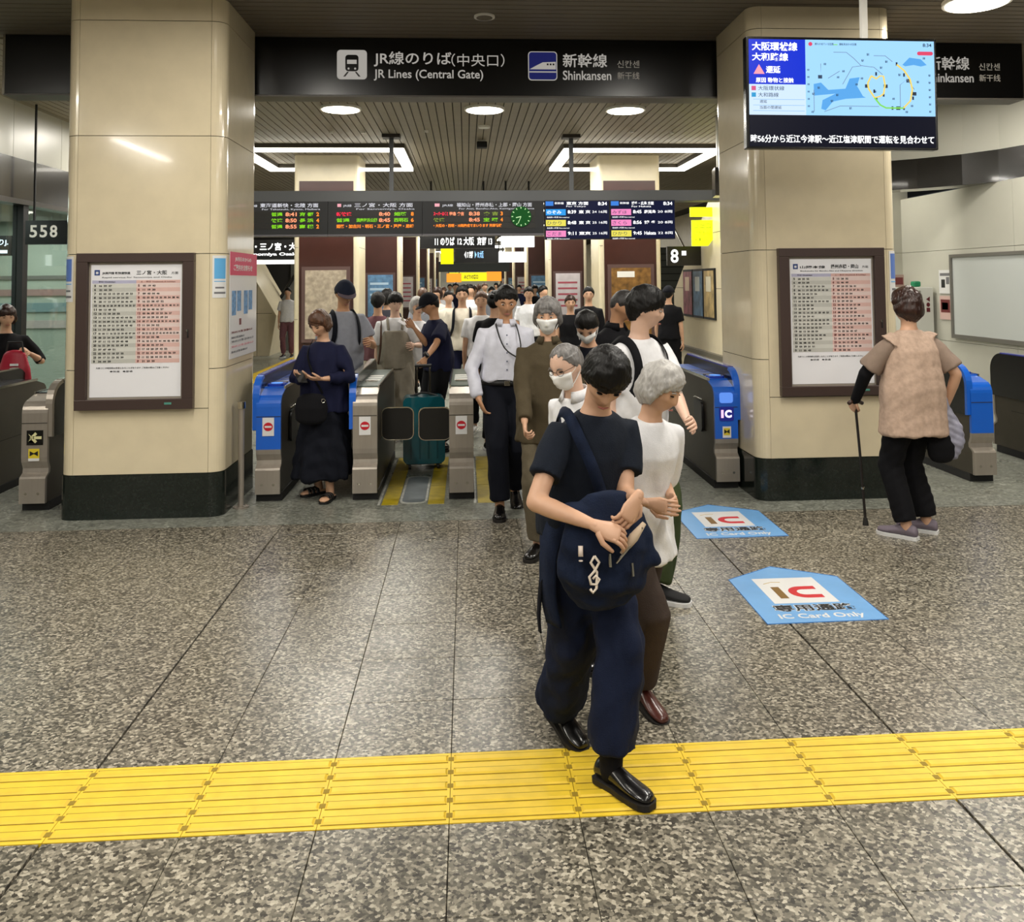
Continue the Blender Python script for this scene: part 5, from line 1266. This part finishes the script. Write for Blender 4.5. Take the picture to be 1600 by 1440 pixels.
def Lo(x, y, rz, h, P):
    """world point to a figure's own unscaled frame"""
    c, s = math.cos(-rz), math.sin(-rz); dx, dy = P[0]-x, P[1]-y; k = 1.70/h
    return ((dx*c-dy*s)*k, (dx*s+dy*c)*k, P[2]*k)
def Fo(x, y, rz, h, P, pitch=0, yaw=0):
    q = Lo(x, y, rz, h, (P[0], P[1], 0)); return (q[0], q[1], pitch, yaw)
R_ = math.radians

# --- woman in navy, nearest
x, y, rz, h = .415, 3.12, R_(26), 1.525
a = dict(feet={1: Fo(x, y, rz, h, (.475, 2.98), 0, R_(12)), -1: Fo(x, y, rz, h, (.335, 3.37), R_(14), R_(0))}, hip=(.0, .01), drop=.0)
J1 = person('person in dark navy tee and wide navy trousers stepping over the yellow path', x, y, rz, h, lean=.22, tilt=0, head=(-.40, .60, .05), hair=('fringe', HAIRB), eyes='down', skin=SKIN,
    top=dict(m=NAVYT, kind='tee', hem=-.03, sleeve=.66, loose=.018, sfl=1.0, straight=1), bottom=dict(m=NAVYP, r=(.102, .098, .100), hem={1: .86, -1: .99}, fold=.006, flat=.95), shoes=('leather', BKSH, RUB), wide=.92,
    hands={-1: Lo(x, y, rz, h, (.400, 2.76, .925)), 1: Lo(x, y, rz, h, (.545, 2.80, 1.0))}, poles={-1: (-.8, .4, -.5), 1: (.25, .7, -1)},
    handpose={-1: dict(d=Lo(0, 0, rz, 1.7, (.80, -.15, -.30)), n=(-.2, -.75, .65), curl=.42, side=1), 1: dict(d=Lo(0, 0, rz, 1.7, (-.45, -.30, -.65)), n=(.25, -.8, .4), curl=.5, side=-1)}, **a)
for q in (-1, 1):                                                        # dark socks above the shoes
    A_ = J1['An'][q]; K_ = J1['KN'][q]; Ls = Loft(); Ls.loft([A_-np.array([0, 0, .03]), A_+(K_-A_)*.1, A_+(K_-A_)*.3], [.043, .044, .055], [.047, .048, .056], n=14); squeue(Ls, J1['s'], 'sock', BLK, J1['t'], .009, 1)
# her bag
bg = thing('shoulder_bag', 'slouchy dark navy denim shoulder bag held open by the nearest person', 'bag', (.455, 2.87, .835), rz=R_(10))
Lb = Loft(); Lb.loft([(-.02, 0, -.165), (-.02, -.005, -.10), (0, -.01, 0), (.0, 0, .09), (.0, 0, .15)], [.11, .155, .165, .14, .09], [.045, .070, .072, .050, .028], n=20)
Lb.loft([(-.13, .0, .12), (-.02, -.01, .10), (.10, -.015, .02), (.155, -.01, -.05)], [.03, .035, .035, .03], [.03, .04, .04, .03], side=(0, 1, 0), n=10)
queue(Lb, 'bag_body', DENIM, bg, .008, 3, fold=.006, seed=3, dec=.8)
MB().tube([(.02, -.085, -.005), (.06, -.088, .045), (.10, -.080, .085)], [.008, .017, .008], 8).build('lining', mat('beige_lining', '#b9a48c', .8), bg, smooth=True)
MB().tube([(.0, -.090, -.03), (.04, -.096, .015), (.09, -.090, .075)], .004, 6).build('zip', CHROME, bg)
ch = MB(); cc = []
for i in range(26):
    a_ = i/25; th = a_*2.6*PI; r_ = .026*(1-a_*.55); cc.append((-.075+r_*math.sin(th), -.098, -.075+.012*math.cos(th)*1.6-(.02 if a_ < .5 else .0)))
ch.tube([(-.075, -.098, .0), (-.06, -.098, -.02), (-.075, -.098, -.045), (-.093, -.098, -.062), (-.088, -.098, -.085), (-.07, -.098, -.088), (-.06, -.098, -.073), (-.072, -.098, -.06), (-.082, -.098, -.07)], .0045, 6)
ch.tube([(-.075, -.0975, .0), (-.088, -.0975, -.018), (-.068, -.0975, -.05), (-.070, -.0975, -.10), (-.082, -.0975, -.112), (-.09, -.0975, -.10)], .0045, 6)
ch.build('treble_clef_charm', mat('charm_white', '#e0d3c2', .4), bg, smooth=True)
MB().tube([(-.115, -.08, .03), (-.118, -.09, .0)], .008, 8).tube([(-.118, -.09, -.012), (-.118, -.09, -.014)], .007, 8).build('charm', mat('charm_pale', '#cfc0b4', .4), bg, smooth=True)
for px_, pz_ in ((-.02, -.02), (.055, -.055)): MB().tube([(px_, -.085, pz_+.02), (px_, -.092, pz_-.02)], .005, 6).build('zip_pull', CHROME, bg)
strap(J1, [(.02, -.17, .02), (-.03, -.165, .16), (-.09, -.15, .30), (-.125, -.085, .405), (-.12, .02, .462), (-.09, .12, .40), (0, .16, .2), (.10, .13, .05), (.17, .0, .0), (.12, -.15, -.02)], .022, DENIM, 'bag_strap', th=.006)
strap(J1, [(-.16, -.10, .12), (-.185, -.05, .0), (-.20, -.02, -.15), (-.205, 0, -.30), (-.20, .0, -.38)], .012, NBK, 'hanging_cord', th=.006)
strap(J1, [(-.155, -.08, .08), (-.19, -.06, -.05), (-.19, -.05, -.22), (-.165, -.05, -.34)], .045, DENIM, 'tied_cloth', th=.012)

# --- old man with mask and glasses, behind her on the left
x, y, rz, h = .56, 4.0, R_(-48), 1.455
person('person with slicked grey hair, glasses and white mask behind the nearest woman', x, y, rz, h, lean=.25, head=(.0, .15, 0), hair=('receding', HAIRG), mask=True, glasses=True, eyes='down', skin=SKIN3,
    top=dict(m=WHT, sleeve=.7, loose=.010, collar=True), wide=.88, bottom=dict(m=GRP), shoes=('leather', BKSH, RUB), hands={1: (.1, -.25, 1.0), -1: (-.05, -.25, 1.0)})
# --- short woman in white blouse, brown trousers
x, y, rz, h = .70, 3.55, R_(30), 1.42
person('person in loose white blouse with brown trousers and brown leather shoes', x, y, rz, h, lean=.22, tilt=.05, head=(.35, .25, 0), hair=('bob', HAIRW), eyes='down', skin=SKIN,
    feet={-1: Fo(x, y, rz, h, (.68, 3.53), R_(14), R_(-5)), 1: Fo(x, y, rz, h, (.61, 3.74), 0, .1)}, hip=(-.02, .02),
    top=dict(m=WHT, hem=-.22, sleeve=1.15, loose=.028, flare=.05, fold=.006, sfl=1.8), bottom=dict(m=BRW, r=(.10, .078, .072)), shoes=('leather', BRSH, RUB),
    hands={1: Lo(x, y, rz, h, (.81, 3.45, .84)), -1: Lo(x, y, rz, h, (.69, 3.33, .85))})
# --- young man in white tee, olive trousers
x, y, rz, h = .98, 4.80, R_(30), 1.70
person('person in white tee and olive trousers with black backpack looking right', x, y, rz, h, lean=.10, head=(.85, .18, 0), hair=('fringe', HAIRB), skin=SKIN3, pack=BLK,
    feet={1: Fo(x, y, rz, h, (.985, 4.66), 0, R_(30)), -1: Fo(x, y, rz, h, (.88, 5.0), R_(20), .1)},
    top=dict(m=WHT, hem=-.10, sleeve=.75, loose=.03, straight=1, sfl=1.3, fold=.005), bottom=dict(m=OLIVET, r=(.11, .10, .092), fold=.006), shoes=('sneaker', mat('black_knit', '#101012', .8), WSOL),
    hands={1: Lo(x, y, rz, h, (1.15, 4.45, .93))}, poles={1: (.6, 1, -.3)}, handpose={1: dict(d=Lo(0, 0, rz, 1.7, (.1, -.9, .15)), n=(.9, 0, .3), curl=.5)})
# --- woman in olive jacket with mask and grey hair
x, y, rz, h = .50, 5.42, R_(-8), 1.60
person('person in long olive jacket with grey bob hair and white mask', x, y, rz, h, head=(-.05, .12, 0), hair=('bob', HAIRG), mask=True, skin=SKIN,
    feet={-1: Fo(x, y, rz, h, (.44, 5.48), 0, R_(-20)), 1: Fo(x, y, rz, h, (.60, 5.62), 0, .2)},
    top=dict(m=OLIVE, name='jacket', hem=-.20, sleeve=1.9, loose=.030, flare=.05, straight=1, fold=.005, collar=True), bottom=dict(m=cloth('olive_trouser_cloth', '#5a5242'), r=(.10, .08, .075)), shoes=('flat', BKSH, RUB),
    hands={-1: Lo(x, y, rz, h, (.345, 5.25, .80))}, handpose={-1: dict(curl=.75)})
# --- two heads between her and the young man
person('person in black jacket with dark hair and mask, head lowered behind olive jacket', .84, 5.9, R_(-15), 1.55, lean=.22, head=(0, .5, 0), hair=('short', HAIRB), mask=True, top=dict(m=NBK, hem=-.12, sleeve=1.9, loose=.028), bottom=dict(m=BLK), shoes=('leather', BKSH, RUB), lod=2)
person('person with cropped dark grey hair looking down, left of young man', 1.06, 6.35, R_(35), 1.66, lean=.12, head=(.3, .45, 0), hair=('crop', mat('hair_charcoal', '#2b2827', .5, noise=.4, nscale=50, bump=.4)), skin=SKIN2, top=dict(m=BLK, sleeve=1.9, loose=.02, hem=-.1, collar=True), bottom=dict(m=BLK), shoes=('leather', BKSH, RUB), lod=2)
# --- man in white shirt with lanyard
x, y, rz, h = .27, 6.52, R_(0), 1.69
J8 = person('person in white long sleeved shirt with lanyard and black trousers walking through gates', x, y, rz, h, lean=.04, tilt=0, head=(.05, .28, 0), hair=('short', HAIRB), skin=SKIN2,
    feet={-1: Fo(x, y, rz, h, (.235, 6.42), 0, R_(-4)), 1: Fo(x, y, rz, h, (.36, 6.78), R_(22), R_(5))},
    top=dict(m=WHS, hem=.045, sleeve=1.86, loose=.015, fold=.006, collar=True, straight=1), bottom=dict(m=NBK, r=(.104, .082, .074), waist=.06), shoes=('leather', BKSH, RUB),
    hands={-1: Lo(x, y, rz, h, (.09, 6.46, .83))}, poles={-1: (-1, .35, -.1)}, handpose={-1: dict(d=(.35, .1, -.8), n=(-.9, -.3, .1), curl=.3)})
strap(J8, [(.06, .05, .475), (.075, -.065, .45), (.10, -.165, .32), (.085, -.175, .22)], .005, BLACKM, 'lanyard'); strap(J8, [(-.06, .05, .475), (-.075, -.065, .45), (-.02, -.172, .30), (.085, -.178, .22)], .005, BLACKM, 'lanyard')
bl = Loft(); zs__ = [.07, .105]; bl.loft([J8['tor']((0, 0, .012))/J8['s'], J8['tor']((0, 0, .046))/J8['s']], [.188, .186], [.140, .138], n=26, round0=False, round1=False)
V, F_ = bl.arrays(); obj('belt', to_mesh(V*J8['s'], F_), BLACKM, J8['t']); p = J8['tor']((0, -.142, .029)); box('buckle', p[0]-.022, p[0]+.022, p[1]-.006, p[1]+.006, p[2]-.018, p[2]+.018, CHROME, J8['t'], bev=.003)
for k in range(5): p = J8['tor']((.0, -.150+.012*abs(k-2)*.6, .13+.065*k)); MB().tube([(p[0], p[1], p[2]), (p[0], p[1]-.006, p[2])], .006, 8).build('button', mat('button_blue', '#5b6178', .5), J8['t'])
# --- woman in navy at the left gate
x, y, rz, h = -1.235, 7.18, R_(-22), 1.50
J9 = person('person in dark navy dress using a phone at the blue gate', x, y, rz, h, lean=.06, head=(-.1, .42, 0), hair=('bob', HAIRL), eyes='down', skin=SKIN,
    feet={1: Fo(x, y, rz, h, (-1.08, 7.02), 0, R_(10)), -1: Fo(x, y, rz, h, (-1.20, 7.22), 0, R_(-25))},
    top=dict(m=DNVY, name='blouse', hem=-.16, sleeve=1.75, loose=.035, flare=.08, fold=.007, sfl=1.2, straight=1), bottom=dict(m=NBK, kind='skirt', to=.20, flare=.09, fold=.009), shoes=('sandal', BLACKM, BLACKM),
    hands={1: Lo(x, y, rz, h, (-1.12, 6.88, .96)), -1: Lo(x, y, rz, h, (-1.24, 6.90, .98))}, poles={1: (1, .5, -.4), -1: (-1, .5, -.4)},
    handpose={1: dict(d=Lo(0, 0, rz, 1.7, (-.95, -.15, .05)), n=(0, -.5, -.85), curl=.25, side=1), -1: dict(d=Lo(0, 0, rz, 1.7, (-.5, -.5, .1)), n=(0, -.5, -.85), curl=.35)})
hm_ = Loft(); hm_.loft([(0, .03, .16), (0, .03, .30)], [.20, .19], [.16, .15], n=20, round0=False, round1=False); squeue(hm_, J9['s'], 'underskirt', GRP, J9['t'], .014, 2, fold=.005)
ph = thing('mobile_phone', 'black mobile phone in hand of the person in navy dress', 'phone', (-1.27, 6.80, .985), rz=.3); q = box('phone_body', -.036, .036, -.075, .075, -.004, .004, BLACKM, ph, bev=.003); ph.rotation_euler = (.5, .1, .5)
strap(J9, [(-.12, .02, .47), (-.09, -.12, .36), (0, -.19, .2), (.10, -.20, .02)], .010, BLK, 'bag_strap')
hb = thing('handbag', 'small black handbag with ring at front of navy dress', 'bag', (-1.20, 6.86, .74)); Lb = Loft(); Lb.loft([(0, 0, -.09), (0, 0, 0), (0, 0, .08)], [.12, .13, .11], [.04, .05, .035], n=16); queue(Lb, 'bag_body', BLK, hb, .012, 2)
MB().tube([(.10+.014*math.cos(a), -.055, .06+.014*math.sin(a)) for a in np.linspace(0, 2*PI, 11)], .003, 5, cap=False).build('ring', CHROME, hb)
# --- capped man with backpack
x, y, rz, h = -1.19, 8.45, R_(25), 1.74
person('person in grey tee, dark cap and backpack behind the navy dress', x, y, rz, h, lean=.06, head=(.0, .35, 0), hair=('short', HAIRB), cap=cloth('cap_navy', '#1a2030'), visor=cloth('visor_grey', '#5a5058'), skin=SKIN2, pack=NBK, eyes='down',
    top=dict(m=GREYT, hem=-.08, sleeve=.7, loose=.028, straight=1), bottom=dict(m=KHG, r=(.11, .095, .085)), shoes=('sneaker', BKSH, WSOL), hands={1: (.16, -.30, 1.13)}, handpose={1: dict(d=(-.3, -.9, .1), curl=.5)}, lod=2)
# --- overalls
x, y, rz, h = -.78, 9.6, R_(6), 1.60
J12 = person('person in pale wide beige overalls over white tee behind suitcase', x, y, rz, h, head=(.25, .18, 0), hair=('fringe', HAIRB), skin=SKIN3,
    top=dict(m=WHT, sleeve=.85, loose=.03, sfl=1.5), bottom=dict(m=KHG, r=(.13, .125, .125), flat=1.0, waist=.1, fold=.008), shoes=('sneaker', WSOL, WSOL), lod=2, hands={1: (.20, -.28, 1.1)})
bb = Loft(); bb.loft([(0, 0, .82), (0, -.0, 1.0), (0, -.01, 1.12), (0, -.01, 1.26)], [.21, .205, .195, .15], [.185, .180, .172, .160], n=20, round0=False, round1=False); squeue(bb, J12['s'], 'overall_bib', KHG, J12['t'], .014, 2, fold=.006)
for q in (-1, 1): strap(J12, [(q*.075, -.14, .33), (q*.085, -.09, .43), (q*.085, .03, .462), (q*.06, .13, .38)], .016, KHG, 'overall_strap', th=.006)
strap(J12, [(-.16, .0, .44), (-.16, -.15, .28), (-.17, -.17, .1), (-.20, -.05, -.1)], .014, cloth('brown_strap', '#4a342a'), 'bag_strap', th=.006)
# --- man navy tee with cap, holding suitcase
x, y, rz, h = -.285, 8.92, R_(-62), 1.61
J13 = person('person in navy tee and dark cap holding the teal suitcase handle', x, y, rz, h, lean=.10, head=(-.1, .35, 0), hair=('short', HAIRB), cap=cloth('cap_black', '#0f1018'), skin=SKIN2, eyes='down',
    top=dict(m=DNVY, hem=-.08, sleeve=.8, loose=.03, straight=1, sfl=1.3), bottom=dict(m=BLK, r=(.11, .09, .08)), shoes=('sneaker', BKSH, RUB), lod=2,
    hands={1: Lo(x, y, rz, h, (-.40, 8.36, .96)), -1: Lo(x, y, rz, h, (-.53, 8.75, 1.26))}, handpose={1: dict(curl=.7), -1: dict(curl=.4)})
MB().tube([tuple(J13['WR'][1]+np.array([0, 0, .03])), tuple(J13['WR'][1]+np.array([.012, .012, .045]))], .032, 12).build('wristwatch', BLACKM, J13['t'])
ph = thing('mobile_phone', 'pale phone held up by the person with dark cap', 'phone', (-.63, 8.70, 1.30)); box('phone_body', -.05, .03, -.036, .036, -.004, .004, WHT, ph, bev=.003); ph.rotation_euler = (.3, .5, 0)
# --- background figures
def bgp(label, px, Y, h, rz, hair, topm, botm, lod=3, **k):
    X = (px-728.5)/1357*Y
    kk = dict(sleeve=k.pop('sleeve', .7), hem=k.pop('hem', -.08), name=k.pop('topname', 'shirt'))
    return person(label, X, Y, R_(rz), h, hair=hair, top=dict(m=topm, loose=.022, **kk), bottom=dict(m=botm), shoes=k.pop('shoes', ('sneaker', BKSH, WSOL)), lod=lod, **k)
bgp('person seen from behind in mauve vest and white sleeves beside brown pillar', 592, 10.2, 1.60, 175, ('short', HAIRB), MAUV, CRM, lod=2)
bgp('person with black hair beyond the mauve vest', 606, 12.0, 1.62, 160, ('bob', HAIRB), GRP, BLK)
bgp('person with pale grey hair and white blouse facing the navy cap', 652, 9.9, 1.54, 20, ('bob', HAIRW), WHT, BLK, lod=2)
bgp('person in cream tee with a black shoulder strap in mid crowd', 722, 11.2, 1.66, 0, ('short', HAIRB), CRM, DNVY, lod=2, pack=NBK)
bgp('person in white tee with brown bun behind lanyard wearer', 752, 10.0, 1.60, -5, ('bun', HAIRL), WHT, BLK, lod=2, shoes=('sneaker', WSOL, WSOL))
bgp('person with dark hair just above lanyard wearer\'s shoulder', 773, 8.9, 1.62, 160, ('bun', HAIRB), BLK, BLK)
bgp('person in white shirt and tie-less collar right of lanyard wearer', 826, 14.0, 1.62, -5, ('short', HAIRB), WHT, BLK, lod=2)
bgp('person in white top turned right near the second pillar', 848, 15.5, 1.63, 40, ('short', HAIRB), WHT, GRP)
bgp('person in black sleeveless top before the white and rose poster', 891, 11.6, 1.52, 0, ('short', HAIRN), BLK, BLK, sleeve=.2, lod=2)
bgp('person in black jacket standing at cream pillar edge', 920, 12.6, 1.62, -5, ('short', HAIRB), BLK, BLK, sleeve=1.8, lod=2)
bgp('person in black cap walking by the foot of staircase', 1047, 13.0, 1.62, 150, ('short', HAIRB), BLK, BLK, cap=cloth('cap_black', '#0f1018'))
bgp('person in cream jacket among crowd left of yellow sign', 701, 13.5, 1.58, 10, ('short', HAIRB), CRM, BLK)
bgp('person in white tee left of the black strap person', 684, 15.0, 1.62, -20, ('bob', HAIRN), CRM, GRP)
bgp('person in dark suit carrying a white bag in crowd centre', 735, 16.5, 1.66, 0, ('short', HAIRB), WHT, NBK)
bgp('person in brown top at left pillar with grey hair', 661, 14.2, 1.62, 180, ('short', HAIRL), GREYT, KHG)
crowd = [(694, 19, 1.60, WHT), (712, 22, 1.70, DNVY), (725, 26, 1.63, WHT), (741, 21, 1.62, CRM), (757, 24, 1.68, WHT), (768, 19, 1.60, GREYT), (783, 25, 1.66, BLK), (797, 20, 1.64, WHT), (811, 28, 1.60, DNVY), (835, 22, 1.62, BLK), (703, 31, 1.65, BLK), (748, 33, 1.62, WHT), (775, 36, 1.66, GRP), (731, 38, 1.62, CRM)]
posn = ['leftmost in', 'second from the left in', 'third from the left in', 'near the middle of', 'middle of', 'just right of middle of', 'at right part of', 'towards the right of', 'second from the right in', 'rightmost in', 'far left, deep in', 'far behind the middle of', 'far right, deep in', 'farthest back in']
cn = {'white_cotton': 'white', 'deep_navy_cloth': 'navy', 'cream_cloth': 'cream', 'grey_tee_cloth': 'grey', 'black_cloth': 'black', 'charcoal_cloth': 'charcoal'}
for (px_, Y_, h_, m_), pn in zip(crowd, posn):
    bgp('distant person in %s top, %s the far crowd' % (cn[m_.name], pn), px_, Y_, h_, random.choice((0, 10, -15, 180)), (random.choice(('short', 'bob', 'short')), random.choice((HAIRB, HAIRB, HAIRN, HAIRL))), m_, random.choice((BLK, NBK, GRP, KHG)), group='people in the far crowd')
bgp('person in white tee at foot of dark left stair opening', 455, 20.5, 1.62, 0, ('short', HAIRB), WHT, MAUV)
# --- woman with the cane
x, y, rz, h = 2.95, 5.62, R_(196), 1.64
J19 = person('person in beige tunic seen from behind leaning on a walking cane', x, y, rz, h, lean=.04, head=(.1, -.02, 0), hair=('bob', HAIRN), skin=SKIN, face=False,
    feet={1: Fo(x, y, rz, h, (2.87, 5.60), 0, R_(25)), -1: Fo(x, y, rz, h, (3.07, 5.72), 0, R_(35))},
    top=dict(m=BEIGE, name='tunic', hem=-.24, sleeve={1: .01, -1: .01}, loose=.042, flare=.085, straight=1, fold=.004), bottom=dict(m=BLK, r=(.10, .082, .072)), shoes=('sneaker', GSH, WSOL),
    hands={1: Lo(x, y, rz, h, (2.66, 5.85, .87)), -1: Lo(x, y, rz, h, (3.22, 5.70, .84))}, poles={1: (1, .1, -.2)}, handpose={1: dict(curl=.85), -1: dict(curl=.8)})
for q in (-1, 1):
    S, E, W = (J19['SH'][q]/J19['s'], J19['EL'][q]/J19['s'], J19['WR'][q]/J19['s'])
    Ls = Loft(); Ls.loft([S+np.array([0, 0, -.02]), S+(E-S)*.35, S+(E-S)*.85], [.060, .070, .078], [.058, .070, .078], n=16, round1=False); squeue(Ls, J19['s'], 'sleeve', TAUPE, J19['t'], .011, 2, fold=.003)
    if q == 1:
        Ls = Loft(); Ls.loft([S+(E-S)*.6, E, W], [.050, .048, .035], [.050, .048, .035], n=12); squeue(Ls, J19['s'], 'under_sleeve', BLK, J19['t'], .010, 2)
cane = thing('walking_cane', 'thin dark walking cane held by the person in beige tunic', 'cane', (2.745, 5.93, 0))
MB().tube([(0, 0, .02), (-.04, -.03, .5), (-.075, -.055, .84)], .0095, 8).build('shaft', mat('cane_dark', '#1a1412', .4), cane)
MB().tube([(-.01, -.02, .838), (-.06, -.05, .862), (-.11, -.08, .862), (-.14, -.10, .85)], .014, 8).build('handle', mat('cane_handle', '#3a231a', .35), cane, smooth=True)
MB().tube([(0, 0, 0), (0, 0, .03), (-.003, 0, .05)], [.021, .017, .012], 10).build('ferrule', RUB, cane); MB().tube([(-.018, -.014, .25), (-.019, -.015, .262)], .012, 8).build('adjuster', CHROME, cane)
sb = thing('shopping_bag', 'pale grey plastic bag hanging from arm beside beige tunic', 'bag', (3.20, 5.62, .70))
Lb = Loft(); Lb.loft([(0, 0, -.16), (0, 0, -.08), (-.01, 0, .02), (-.03, 0, .14), (-.04, 0, .22)], [.06, .085, .08, .03, .02], [.05, .07, .06, .025, .015], n=16); queue(Lb, 'bag_body', mat('plastic_grey', '#8b8b9c', .4, noise=.3, nscale=18), sb, .009, 2, fold=.008, seed=5)
sb2 = thing('handbag', 'black handbag behind the pale plastic bag', 'bag', (3.12, 5.60, .60)); Lb = Loft(); Lb.loft([(0, 0, -.07), (0, 0, 0), (0, 0, .06)], [.09, .10, .08], [.05, .055, .04], n=16); queue(Lb, 'bag_body', BLK, sb2, .010, 2)
# --- left edge: person with red bag, and a figure added behind the glass for a reflection
x, y, rz, h = -4.30, 8.45, R_(30), 1.53
person('person in black top with brown bob at left edge holding red bag', x, y, rz, h, hair=('bob', HAIRN), skin=SKIN, head=(.1, .15, 0), top=dict(m=BLK, sleeve=1.3, loose=.025, hem=-.1), bottom=dict(m=BLK), shoes=('flat', BKSH, RUB), lod=2,
    hands={1: (.20, -.18, 1.20), -1: (.10, -.24, 1.18)}, handpose={1: dict(curl=.7), -1: dict(curl=.7)})
rb = thing('handbag', 'crimson handbag held by person at left edge', 'bag', (-4.12, 8.26, .95)); Lb = Loft(); Lb.loft([(0, 0, -.16), (0, 0, 0), (0, 0, .13)], [.16, .14, .10], [.06, .06, .04], n=16); queue(Lb, 'bag_body', mat('crimson_leather', '#a3102e', .45), rb, .012, 2)
MB().tube([(-.08, 0, .12), (-.06, 0, .24), (.06, 0, .24), (.08, 0, .12)], .010, 6).build('bag_handle', BLACKM, rb); box('tag', .0, .07, -.085, -.075, .03, .05, WHT, rb)
person('person in grey clothes standing inside the glazed office', -6.05, 11.5, R_(60), 1.56, hair=('short', HAIRB), skin=SKIN, top=dict(m=cloth('added_figure_grey_brown_cloth', '#7d766a'), sleeve=1.8, loose=.03), bottom=dict(m=GRP), shoes=('leather', BKSH, RUB), lod=3)  # figure added behind the glass, stands in for a reflection
J1['t'].location.z = .006
run_jobs()

# ================================================================== lettering becomes real mesh
def fit_texts():
    dg = bpy.context.evaluated_depsgraph_get(); dg.update()
    out = []
    for o, w, h, p, rot, keep in TEXTS:
        me = bpy.data.meshes.new_from_object(o.evaluated_get(dg), depsgraph=dg)
        if not len(me.vertices): continue
        n = len(me.vertices); a = np.empty(n*3, np.float32); me.vertices.foreach_get('co', a); a = a.reshape(-1, 3)
        lo = a.min(0); hi = a.max(0); d = np.maximum(hi-lo, 1e-4)
        sx = w/d[0] if w else h/d[1]; sy = h/d[1] if h else sx
        a[:, 0] = (a[:, 0]-lo[0])*sx; a[:, 1] = (a[:, 1]-lo[1])*sy
        me.vertices.foreach_set('co', a.ravel()); me.update()
        out.append((o.name, o.parent, me, p, rot, o.data.materials[0]))
    for (o, *_r) in TEXTS: bpy.data.objects.remove(o)
    for nm, par, me, p, rot, m in out:
        if not me.materials: me.materials.append(m)
        q = bpy.data.objects.new('lettering', me); COL.objects.link(q); q.parent = par; q.location = p; q.rotation_euler = rot
fit_texts()
